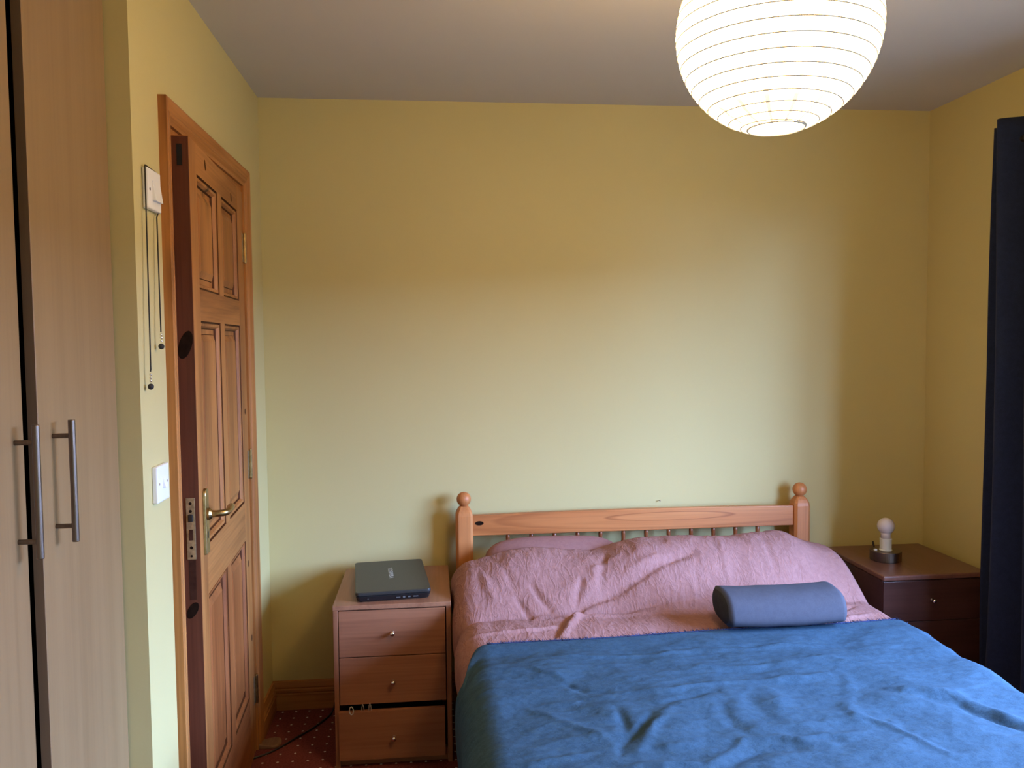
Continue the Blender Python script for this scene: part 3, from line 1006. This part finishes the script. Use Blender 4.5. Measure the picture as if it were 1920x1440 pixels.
BLUE_F = [
    ([(0.708, 2.087), (0.849, 2.081), (0.973, 2.095), (1.079, 2.097)], 0.016, 0.016),
    ([(0.78, 2.060), (0.86, 2.058), (0.93, 2.062)], 0.018, -0.014),
    ([(0.47, 1.958), (0.7, 1.972), (0.905, 1.996), (1.051, 1.999)], 0.017, 0.018),
    ([(0.274, 2.213), (0.626, 2.196), (1.024, 2.207), (1.122, 2.191)], 0.014, 0.010),
    ([(0.338, 2.036), (0.396, 1.977), (0.468, 1.952)], 0.015, -0.014),
    ([(0.514, 1.838), (0.396, 1.654)], 0.016, -0.018),
    ([(0.56, 1.85), (0.44, 1.66)], 0.020, 0.012),
    ([(0.199, 1.644), (0.273, 1.66), (0.35, 1.685)], 0.016, 0.014),
    ([(1.075, 2.12), (1.127, 2.065), (1.267, 2.025)], 0.016, 0.014),
    ([(1.213, 1.831), (1.279, 1.793), (1.311, 1.733), (1.334, 1.664)], 0.022, -0.024),
    ([(1.18, 1.875), (1.29, 1.84), (1.345, 1.76), (1.37, 1.68)], 0.024, 0.020),
    ([(0.991, 1.766), (1.049, 1.688), (1.092, 1.594)], 0.016, 0.016),
    ([(0.816, 1.679), (0.958, 1.681)], 0.018, 0.014),
    ([(0.36, 1.935), (0.552, 1.888), (0.688, 1.925)], 0.018, -0.014),
    ([(0.569, 1.624), (0.691, 1.691), (0.791, 1.692), (0.862, 1.635)], 0.018, 0.018),
    ([(0.58, 1.59), (0.70, 1.645), (0.80, 1.64)], 0.020, -0.018),
    ([(0.503, 1.678), (0.572, 1.706)], 0.014, 0.012),
    ([(0.399, 1.601), (0.531, 1.618)], 0.016, 0.014),
    ([(1.144, 1.901), (1.258, 1.856), (1.317, 1.76)], 0.016, 0.010),
    ([(0.266, 2.146), (0.339, 2.049)], 0.016, 0.010),
    ([(0.427, 1.868), (0.433, 1.734)], 0.020, -0.015),
    ([(0.698, 1.956), (0.698, 1.807), (0.719, 1.7)], 0.030, -0.010),
    ([(0.834, 1.939), (0.836, 1.79), (0.862, 1.708)], 0.034, 0.010),
    ([(0.76, 1.93), (0.78, 1.80)], 0.026, -0.006),
    ([(1.10, 1.98), (1.02, 1.86), (0.98, 1.74)], 0.024, 0.010),
    ([(0.22, 1.90), (0.34, 1.80), (0.40, 1.70)], 0.018, 0.010),
]


def blue_hem(X):
    return 2.318 + 0.052 * (X - 0.13) / 1.35 + 0.004 * math.sin(9 * X)


def blue_top(X, Y):
    z = 0.561
    e = sm((blue_hem(X) - Y) / 0.10)
    z += e * 0.010 * noise.noise(Vector((X * 3.1, Y * 3.4, 8)))
    z += e * 0.006 * noise.noise(Vector((X * 8, Y * 9, 4)))
    r = noise.ridged_multi_fractal(Vector((X * 2.6 + 2 + 0.8 * Y, Y * 7.0, 4.1)), 0.9, 2.1, 4, 0.9, 2.0)
    z += e * 0.0062 * (r - 1.2)
    r2 = noise.ridged_multi_fractal(Vector((X * 9.0 + 5, Y * 20.0, 2.3)), 0.8, 2.2, 3, 0.9, 2.0)
    r3 = noise.ridged_multi_fractal(Vector((X * 16.0 - Y * 9, Y * 12.0, 7.3)), 0.8, 2.2, 3, 0.9, 2.0)
    z += e * (0.0013 * (r2 - 1.2) + 0.0009 * (r3 - 1.2))
    Xw = X + 0.030 * noise.noise(Vector((X * 6, Y * 6, 11))) + 0.010 * noise.noise(Vector((X * 19, Y * 19, 12)))
    Yw = Y + 0.022 * noise.noise(Vector((X * 6, Y * 6, 21))) + 0.008 * noise.noise(Vector((X * 19, Y * 19, 22)))
    k = 0.75 + 0.9 * noise.noise(Vector((X * 7, Y * 7, 31)))
    for ln, wd_, ht in BLUE_F:
        z += ridge(Xw, Yw, ln, wd_ * 0.70, ht * 0.55 * max(0.1, k))
    return z


def blue_side(Y, dz, left):
    a = 0.012 * math.sin(15 * Y + 0.6) * sm(dz / 0.3) + 0.006 * noise.noise(Vector((Y * 6, dz * 4, 9)))
    if left:
        a += 0.004 - 0.020 * sm((dz - 0.12) / 0.3)
        a = min(a, 0.012)
    return a


vs, fs = draped(330, 300, lambda X: 1.10, blue_hem, blue_top, 0.158, 1.455, 0.098, 0.062, lambda Y: 0.10 + 0.02 * math.sin(5 * Y), lambda Y: 0.22, blue_side, 0.02, 2, trail=0.19)
blanket = link('blanket', (vs, fs), M['blue'], smooth=True, origin=(0.80, 1.7, 0.57))
tag(blanket, 'creased blue woven blanket with frayed edge over the lower bed', 'blanket')
md = blanket.modifiers.new('thick', 'SOLIDIFY')
md.thickness = 0.004
md.offset = -1
# frayed hem
fv, ff = [], []
for k in range(950):
    X = 0.150 + (1.50 - 0.150) * random.random()
    Xc = min(1.455, max(0.158, X))
    Y = blue_hem(Xc)
    z = blue_top(Xc, Y) - 0.001
    if X > 1.455:
        a = math.asin(min(1.0, (X - 1.455) / 0.062))
        z -= 0.062 * (1 - math.cos(a))
    L = random.uniform(0.006, 0.017)
    ang = random.uniform(-0.9, 0.9)
    up = random.uniform(0.05, 0.55)
    tip = (X + L * math.sin(ang), Y + L * math.cos(ang), z + L * up)
    w_ = 0.0010
    i = len(fv)
    fv += [(X - w_, Y - 0.003, z), (X + w_, Y - 0.003, z), tip, (X, Y - 0.003, z + 2 * w_)]
    ff += [(i, i + 1, i + 2), (i, i + 2, i + 3), (i + 1, i + 3, i + 2)]
fg = link('fringe', (fv, ff), M['fringe'], blanket)
tag(fg, 'dark blue frayed threads', kind='stuff')
hb = []
for k in range(120):
    X = 0.152 + (1.457 - 0.152) * k / 119
    Xc = min(1.455, max(0.158, X))
    hb.append((X, blue_hem(Xc) + 0.001, blue_top(Xc, blue_hem(Xc)) - 0.0015))
link('hem', tube(hb, 0.0036, 6), M['fringe'], blanket, smooth=True)

# bolster: D-shaped foam cushion
BX0, BX1, BYc, BZ0 = 0.890, 1.268, 2.393, 0.567


def bol_sec(a, s):
    y = 0.082 * math.copysign(abs(math.cos(a)) ** 0.75, math.cos(a))
    z = 0.052 * math.copysign(abs(math.sin(a)) ** 0.80, math.sin(a))
    if z < 0:
        z *= 0.92
    return y * s, z * s


def bol(u, v):
    a = 2 * math.pi * u
    e = v * 2 - 1
    ee = abs(e)
    s = 1.0
    if ee > 0.94:
        q = (ee - 0.94) / 0.06
        s = math.sqrt(max(0.0, 1 - 0.30 * q * q))
    y, z = bol_sec(a, s)
    x = BX0 + (BX1 - BX0) * v
    sag = 0.006 * (e * e - 0.5)
    return (x + 0.010 * (z / 0.066) * 0.3, BYc + y + 0.025 * (z / 0.066), BZ0 + 0.050 + z + sag + 0.003 * noise.noise(Vector((x * 12, y * 20, z * 20))))


bo = root('bolster', (1.10, BYc, BZ0), 'grey-blue D-shaped bolster cushion lying on the blanket edge', 'cushion')
link('cover', grid_mesh(40, 44, bol), M['bolster'], bo, smooth=True)
for v, nm in ((0.0, 'gusset'), (1.0, 'gusset')):
    bm = bmesh.new()
    rings = []
    for q, off in ((1.0, 0.0), (0.90, 0.004), (0.6, 0.007), (0.25, 0.008)):
        ring = []
        for i in range(40):
            x, y, z = bol(i / 40, v)
            cx, cy, cz = (BX0 if v == 0 else BX1), BYc, BZ0 + 0.050
            ring.append(bm.verts.new((x + (-off if v == 0 else off), cy + (y - cy) * q, cz + (z - cz) * q)))
        rings.append(ring)
    for a, c in zip(rings, rings[1:]):
        for i in range(40):
            bm.faces.new((a[i], a[(i + 1) % 40], c[(i + 1) % 40], c[i]))
    bm.faces.new(rings[-1])
    bmesh.ops.recalc_face_normals(bm, faces=bm.faces)
    link(nm, bm, M['bolster_end'], bo, smooth=True)


# ------------------------------------------------------------------ left nightstand
def knob(parent, x, y, z, mat):
    pr = [(0.0065, 0.0), (0.0065, -0.002), (0.0038, -0.004), (0.0038, -0.011), (0.0075, -0.014), (0.0085, -0.018), (0.0070, -0.022), (0.003, -0.0235)]
    return link('knob', lathe(pr, (x, y, z), 'y', 18), mat, parent, smooth=True)


NX0, NX1, NY0, NY1, NZ = -0.347, 0.052, 2.716, 3.170, 0.566
ns = root('nightstand', (-0.147, 2.94, 0), 'walnut three-drawer bedside chest under the laptop, lowest drawer sagging', 'nightstand', 'bedside chests')
link('side_panel', box(NX0, NX0 + 0.016, NY0, NY1, 0, NZ - 0.016), M['walnut_z'], ns, bevel=0.0015)
link('side_panel', box(NX1 - 0.016, NX1, NY0, NY1, 0, NZ - 0.016), M['walnut_z'], ns, bevel=0.0015)
link('top', box(NX0 - 0.001, NX1 + 0.001, NY0 - 0.002, NY1, NZ - 0.016, NZ), M['walnut_top'], ns, bevel=0.002)
link('back_panel', box(NX0 + 0.016, NX1 - 0.016, NY1 - 0.006, NY1, 0.03, NZ - 0.016), M['walnut_z'], ns)
link('plinth', box(NX0 + 0.016, NX1 - 0.016, NY0 + 0.022, NY0 + 0.036, 0, 0.045), M['walnut_x'], ns)
DX0, DX1 = NX0 + 0.0185, NX1 - 0.0195
for (z0, z1, yo, xo, kz) in ((0.3865, 0.546, 0.0, 0, 0.467), (0.221, 0.3835, 0.0, 0, 0.297), (0.030, 0.200, -0.010, -0.005, 0.106)):
    dr = link('drawer', box(DX0 + xo, DX1 + xo, NY0 + yo, NY0 + yo + 0.016, z0, z1), M['walnut_x'], ns, bevel=0.0012)
    knob(dr, -0.1475, NY0 + yo, kz, M['chrome'])
    if z0 > 0.1:
        link('drawer_tray', box(DX0 + 0.012, DX1 - 0.012, NY0 + 0.016, NY1 - 0.03, z0 + 0.012, z1 - 0.02), M['black'], dr)
    else:
        b = box(DX0 + 0.01, DX1 - 0.012, NY0 + 0.008, NY1 - 0.03, 0.05, 0.056)
        box(DX0 + 0.01, DX0 + 0.02, NY0 + 0.008, NY1 - 0.03, 0.056, 0.17, b)
        box(DX1 - 0.022, DX1 - 0.012, NY0 + 0.008, NY1 - 0.03, 0.056, 0.17, b)
        link('drawer_tray', b, M['black'], dr)
pr_ = [(-0.290 + 0.0065 * math.cos(a), NY0 - 0.012 - 0.002 * math.sin(a), 0.2055 + 0.0145 * math.sin(a)) for a in [2 * math.pi * k / 20 for k in range(20)]]
ring = link('plastic_ring', tube(pr_, 0.0019, 7, closed=True), M['clear'], smooth=True, origin=(-0.29, NY0 - 0.012, 0.191))
tag(ring, 'small milky plastic ring caught on the edge of the sagging drawer', 'ring')
for xx, zz, cl in ((-0.252, 0.0, 'lower clear plastic clip on the sagging drawer rim, next to the milky ring'), (-0.228, 0.004, 'taller clear plastic clip on the sagging drawer rim, farther from the milky ring')):
    clip = link('cable_clip', tube([(xx - 0.004, NY0 - 0.004, 0.2000), (xx - 0.003, NY0 - 0.006, 0.214 + zz), (xx, NY0 - 0.006, 0.224 + zz), (xx + 0.003, NY0 - 0.006, 0.214 + zz), (xx + 0.004, NY0 - 0.004, 0.2000)], 0.0012, 6), M['clear'], smooth=True, origin=(xx, NY0 - 0.005, 0.2))
    tag(clip, cl, 'clip', 'plastic clips in the lowest drawer')

# ------------------------------------------------------------------ laptop
LA = math.radians(5.4)
lap = root('laptop', (-0.271, 2.732, NZ + 0.0005), 'closed dark grey laptop lying on the walnut bedside chest', 'laptop', rotz=LA)
LWD, LDP = 0.257, 0.392


def slab(x0, x1, y0, y1, z0, z1, r, taper=0.0, n=6):
    poly = []
    for cx, cy, a0 in ((x1 - r, y1 - r, 0), (x0 + r, y1 - r, 90), (x0 + r, y0 + r, 180), (x1 - r, y0 + r, 270)):
        for k in range(n + 1):
            a = math.radians(a0 + 90 * k / n)
            poly.append((cx + r * math.cos(a), cy + r * math.sin(a)))
    cx, cy = (x0 + x1) / 2, (y0 + y1) / 2

    def at(z, ins):
        return lambda p: (cx + (p[0] - cx) * (1 - ins / (x1 - x0) * 2), cy + (p[1] - cy) * (1 - ins / (y1 - y0) * 2), z)
    return prism(poly, at(z0, taper), at(z1, 0.0))


base_o = link('base', slab(0, LWD, 0, LDP, 0.003, 0.0215, 0.012, 0.006), M['laptop_base'], lap, local=True, bevel=0.0015)
lid = link('lid', slab(-0.001, LWD + 0.001, -0.001, LDP + 0.001, 0.0235, 0.0355, 0.014), M['laptop'], lap, local=True, bevel=0.003, segs=3)
link('hinge_gap', slab(0.004, LWD - 0.004, 0.004, LDP - 0.004, 0.021, 0.024, 0.01), M['black'], base_o, local=True)
for fx, fy in ((0.02, 0.02), (LWD - 0.02, 0.02), (0.02, LDP - 0.02), (LWD - 0.02, LDP - 0.02)):
    link('foot', lathe([(0.006, 0), (0.006, 0.0035)], (fx, fy, 0), 'z', 10), M['rubber'], base_o, local=True)
for px0, pw_, ph in ((0.138, 0.014, 0.0022), (0.160, 0.008, 0.006), (0.178, 0.008, 0.004), (0.196, 0.017, 0.003), (0.040, 0.004, 0.002)):
    link('port', box(px0, px0 + pw_, -0.0004, 0.006, 0.012 - ph / 2, 0.012 + ph / 2), M['port'], base_o, local=True)
fc = bpy.data.curves.new('brand_text', 'FONT')
fc.body = 'TOSHIBA'
fc.size = 0.021
fc.extrude = 0.0002
fc.align_x = 'CENTER'
fc.align_y = 'CENTER'
fc.space_character = 1.05
to = bpy.data.objects.new('tmp_text', fc)
C.objects.link(to)
bpy.context.view_layer.update()
me = bpy.data.meshes.new_from_object(to.evaluated_get(bpy.context.evaluated_depsgraph_get()))
bpy.data.objects.remove(to, do_unlink=True)
me.materials.clear()
me.materials.append(M['letter'])
lt = bpy.data.objects.new('lettering', me)
C.objects.link(lt)
lt.parent = lid
lt.location = (0.128, 0.222, 0.0357)
lt.rotation_euler = (0, 0, -math.pi / 2)
lt.scale = (1.55, 1.15, 1)
lt['label'] = 'silver maker name reading TOSHIBA'

# ------------------------------------------------------------------ right nightstand
RX0, RX1, RY0, RY1, RZ = 1.634, 2.045, 2.742, 3.170, 0.585
nr = root('nightstand', (1.84, 2.95, 0), 'dark brown three-drawer bedside chest by the navy curtain', 'nightstand', 'bedside chests')
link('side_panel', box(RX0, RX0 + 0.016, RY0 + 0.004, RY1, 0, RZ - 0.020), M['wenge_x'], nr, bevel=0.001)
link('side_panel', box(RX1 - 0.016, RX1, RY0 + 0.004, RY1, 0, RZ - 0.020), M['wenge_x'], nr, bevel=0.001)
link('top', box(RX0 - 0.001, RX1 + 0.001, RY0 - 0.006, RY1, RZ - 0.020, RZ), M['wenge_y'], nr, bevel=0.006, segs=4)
link('back_panel', box(RX0 + 0.016, RX1 - 0.016, RY1 - 0.006, RY1, 0.03, RZ - 0.02), M['wenge_x'], nr)
link('plinth', box(RX0 + 0.016, RX1 - 0.016, RY0 + 0.03, RY0 + 0.044, 0, 0.05), M['wenge_x'], nr)
for (z0, z1, kz) in ((0.412, 0.562, 0.489), (0.232, 0.409, 0.32), (0.052, 0.229, 0.14)):
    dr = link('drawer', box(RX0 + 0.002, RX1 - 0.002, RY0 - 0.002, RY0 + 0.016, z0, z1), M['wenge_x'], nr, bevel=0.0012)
    knob(dr, 1.824, RY0 - 0.002, kz, M['chrome'])

# ------------------------------------------------------------------ bedside lamp without a shade
LX, LY = 1.764, 2.945
tl = root('table_lamp', (LX, LY, RZ), 'shadeless table lamp with bare round bulb on brushed steel base', 'lamp')
link('base', lathe([(0.054, 0.0), (0.0575, 0.0005), (0.0575, 0.036), (0.0565, 0.0375), (0.0, 0.0378)][:4] + [(0.002, 0.0376)], (LX, LY, RZ + 0.0015), 'z', 48), M['steel'], tl)
link('felt_pad', lathe([(0.055, 0), (0.055, 0.002)], (LX, LY, RZ), 'z', 32), M['rubber'], tl)
link('lamp_holder', lathe([(0.024, 0.0), (0.0235, 0.003), (0.0215, 0.005), (0.0222, 0.040), (0.0230, 0.046), (0.0215, 0.0475)], (LX, LY, RZ + 0.039), 'z', 28), M['ivory'], tl)
bp = [(0.0185, 0.0), (0.0185, 0.016), (0.0200, 0.022)] + [(0.0325 * math.sin(a), 0.0490 - 0.0325 * math.cos(a)) for a in [0.62 + k * (math.pi - 0.64) / 16 for k in range(17)]]
link('bulb', lathe(bp, (LX, LY, RZ + 0.085), 'z', 32), M['bulb_off'], tl, smooth=True)
link('switch_button', lathe([(0.007, 0), (0.0065, 0.004), (0.001, 0.0055)], (LX - 0.040, LY + 0.004, RZ + 0.039), 'z', 16), M['white_plastic'], tl)
link('flex', tube([(LX - 0.016, LY + 0.050, RZ + 0.030), (LX - 0.018, LY + 0.060, RZ + 0.058), (LX - 0.012, LY + 0.070, RZ + 0.050), (LX + 0.004, LY + 0.080, RZ + 0.006), (LX + 0.040, LY + 0.14, RZ + 0.0035), (LX + 0.075, LY + 0.222, RZ + 0.0035)], 0.003, 8), M['rubber'], tl, smooth=True)

# ------------------------------------------------------------------ paper lantern
GX, GY, GZ, GR = 0.664, 1.500, 2.040, 0.1890
pd = root('pendant_lamp', (GX, GY, GZ), 'lit round white paper lantern hanging from the ceiling', 'pendant lamp')
OPEN = 0.285                                                # polar angle of the openings
TURNS = 20


def helix_phase(a, az):
    return (a - OPEN) / (math.pi - 2 * OPEN) * TURNS - az / (2 * math.pi)


def shade(u, v):
    az = 2 * math.pi * u
    a = OPEN + (math.pi - 2 * OPEN) * v
    ph = helix_phase(a, az)
    r = GR * (1 - 0.010 * (1 - abs(math.sin(math.pi * ph))) + 0.002 * noise.noise(Vector((math.cos(az) * 3, math.sin(az) * 3, a * 6))))
    return (r * math.sin(a) * math.cos(az), r * math.sin(a) * math.sin(az), -r * math.cos(a))


vs, fs = grid_mesh(73, 200, shade)
link('shade', (vs, fs), M['paper'], pd, local=True, smooth=True)
NT = 60
# follow the scallop valleys: az decreases as the spiral climbs
hp = []
for k in range(TURNS * NT + 1):
    t = k / (TURNS * NT)
    az = -2 * math.pi * (TURNS * t)
    az_mod = az % (2 * math.pi)
    a = OPEN + (math.pi - 2 * OPEN) * t
    r = GR * 0.9995
    hp.append((r * math.sin(a) * math.cos(az), r * math.sin(a) * math.sin(az), -r * math.cos(a)))
link('spiral_wire', tube(hp, 0.0014, 6), M['wire'], pd, local=True, smooth=True)
for sgn in (-1, 1):
    rr = GR * math.sin(OPEN)
    zz = sgn * GR * math.cos(OPEN)
    link('rim_ring', tube([(rr * math.cos(a), rr * math.sin(a), zz) for a in [2 * math.pi * k / 48 for k in range(48)]], 0.0022, 6, closed=True), M['wire'], pd, local=True, smooth=True)
link('stretcher', tube([(-GR * math.sin(OPEN), 0.012, -GR * math.cos(OPEN)), (GR * math.sin(OPEN), 0.012, -GR * math.cos(OPEN))], 0.0010, 6), M['wire'], pd, local=True)
link('bulb', lathe([(0.012, 0.09), (0.014, 0.06), (0.028, 0.03), (0.030, 0.01), (0.024, -0.012), (0.010, -0.022)][::-1], (0, 0, -0.01), 'z', 20), M['bulb_on'], pd, local=True, smooth=True)
link('lamp_holder', lathe([(0.017, 0.078), (0.019, 0.12), (0.010, 0.15)], (0, 0, 0), 'z', 16), M['ivory'], pd, local=True)
link('cord', tube([(0, 0, 0.148), (0, 0, 0.25), (0, 0, H - GZ - 0.03)], 0.003, 8), M['white_plastic'], pd, local=True)
link('ceiling_rose', lathe([(0.012, 0), (0.036, 0.012), (0.040, 0.0299)], (0, 0, H - GZ - 0.03), 'z', 28), M['white_plastic'], pd, local=True)

# ------------------------------------------------------------------ curtain and pole
CT, CB = 2.192, 0.02
YS, YE = 2.684, 2.270


def cur(u, v):
    z = CB + (CT - CB) * v
    flare = 1 + 0.075 * (1 - v) ** 1.2
    Y = 2.477 + (YS + (YE - YS) * u - 2.477) * flare
    ph = 2 * math.pi * ((YS + (YE - YS) * u) - 2.575) / 0.150
    amp = 0.058 + 0.006 * math.sin(3 * z + 5 * u)
    X = 1.985 - amp * math.cos(ph + 0.25 * math.sin(1.3 * z)) + 0.008 * noise.noise(Vector((u * 6, z * 1.2, 2)))
    return (X, Y, z)


ct = root('curtain', (1.985, 2.477, CB), 'dark navy eyelet curtain bunched at the window edge', 'curtain')
co = link('cloth', grid_mesh(130, 60, cur), M['curtain'], ct, smooth=True)
md = co.modifiers.new('thick', 'SOLIDIFY')
md.thickness = 0.003
md.offset = 0
EZ = 2.118
for k in range(1, 5):
    ye = 2.575 + 0.0375 - 0.075 * k
    sgn = 1 if k % 2 == 0 else -1
    pts = []
    nrm_ang = math.atan2(0.058 * 2 * math.pi / 0.15 * sgn, 1)
    tx, ty = math.sin(nrm_ang), math.cos(nrm_ang)          # direction of the cloth in plan at this crossing
    for i in range(24):
        a = 2 * math.pi * i / 24
        pts.append((1.985 + 0.024 * math.cos(a) * tx, ye + 0.024 * math.cos(a) * ty, EZ + 0.024 * math.sin(a)))
    link('eyelet', tube(pts, 0.0045, 8, closed=True), M['chrome'], ct, smooth=True)
pole = root('curtain_pole', (1.985, 1.7, EZ), 'steel curtain pole carrying the navy curtain above the window', 'curtain pole')
link('rod', lathe([(0.0125, 0), (0.0125, 2.44)], (1.985, 0.10, EZ), 'y', 20), M['steel'], pole)
for yb in (0.18, 2.20):
    link('bracket', lathe([(0.007, 0), (0.007, XR - 1.985 - 0.004), (0.022, XR - 1.985 - 0.004), (0.022, XR - 1.985)], (1.985, yb, EZ), 'x', 16), M['steel'], pole)

# ------------------------------------------------------------------ small things on floor and wall
cb = [(-0.395, 3.150, 0.060), (-0.405, 3.130, 0.020), (-0.418, 3.105, 0.006), (-0.440, 3.065, 0.004), (-0.470, 3.010, 0.004), (-0.515, 2.950, 0.004), (-0.555, 2.892, 0.004), (-0.590, 2.852, 0.004), (-0.622, 2.828, 0.004), (-0.655, 2.810, 0.004), (-0.70, 2.80, 0.004)]


def smooth_path(p, n=6):
    out = []
    pts = [Vector(q) for q in p]
    for i in range(len(pts) - 1):
        p0, p1, p2, p3 = pts[max(i - 1, 0)], pts[i], pts[i + 1], pts[min(i + 2, len(pts) - 1)]
        for k in range(n):
            t = k / n
            out.append(0.5 * ((2 * p1) + (p2 - p0) * t + (2 * p0 - 5 * p1 + 4 * p2 - p3) * t * t + (3 * p1 - p0 - 3 * p2 + p3) * t ** 3))
    out.append(pts[-1])
    return out


cable = link('power_cable', tube(smooth_path(cb), 0.0036, 8), M['rubber'], smooth=True, origin=(-0.52, 2.95, 0))
tag(cable, 'black power cable running from the walnut chest to the door', 'cable')
poly = [(-0.060, -0.030), (0.010, -0.034), (0.026, -0.026), (0.034, -0.008), (0.034, 0.012), (0.026, 0.030), (0.008, 0.036), (-0.012, 0.030), (-0.060, -0.005)]
dsb = prism(poly, lambda p: (-0.600 + p[0], 2.912 + p[1], 0.0), lambda p: (-0.600 + p[0] * 0.97, 2.912 + p[1] * 0.97, 0.012 + 0.006 * (p[0] < -0.02)))
ds = link('wooden_wedge', dsb, M['tan'], bevel=0.003, origin=(-0.60, 2.90, 0))
tag(ds, 'flat rounded tan wood piece on the carpet by the door frame', 'doorstop')
nail = link('wall_nail', lathe([(0.0012, 0.0), (0.0012, -0.012), (0.0028, -0.0125), (0.0028, -0.014)], (0.927, YB, 0.795), 'y', 10), M['plate'], origin=(0.927, YB, 0.795))
tag(nail, 'tiny nail in the yellow wall above the headboard rail', 'nail')
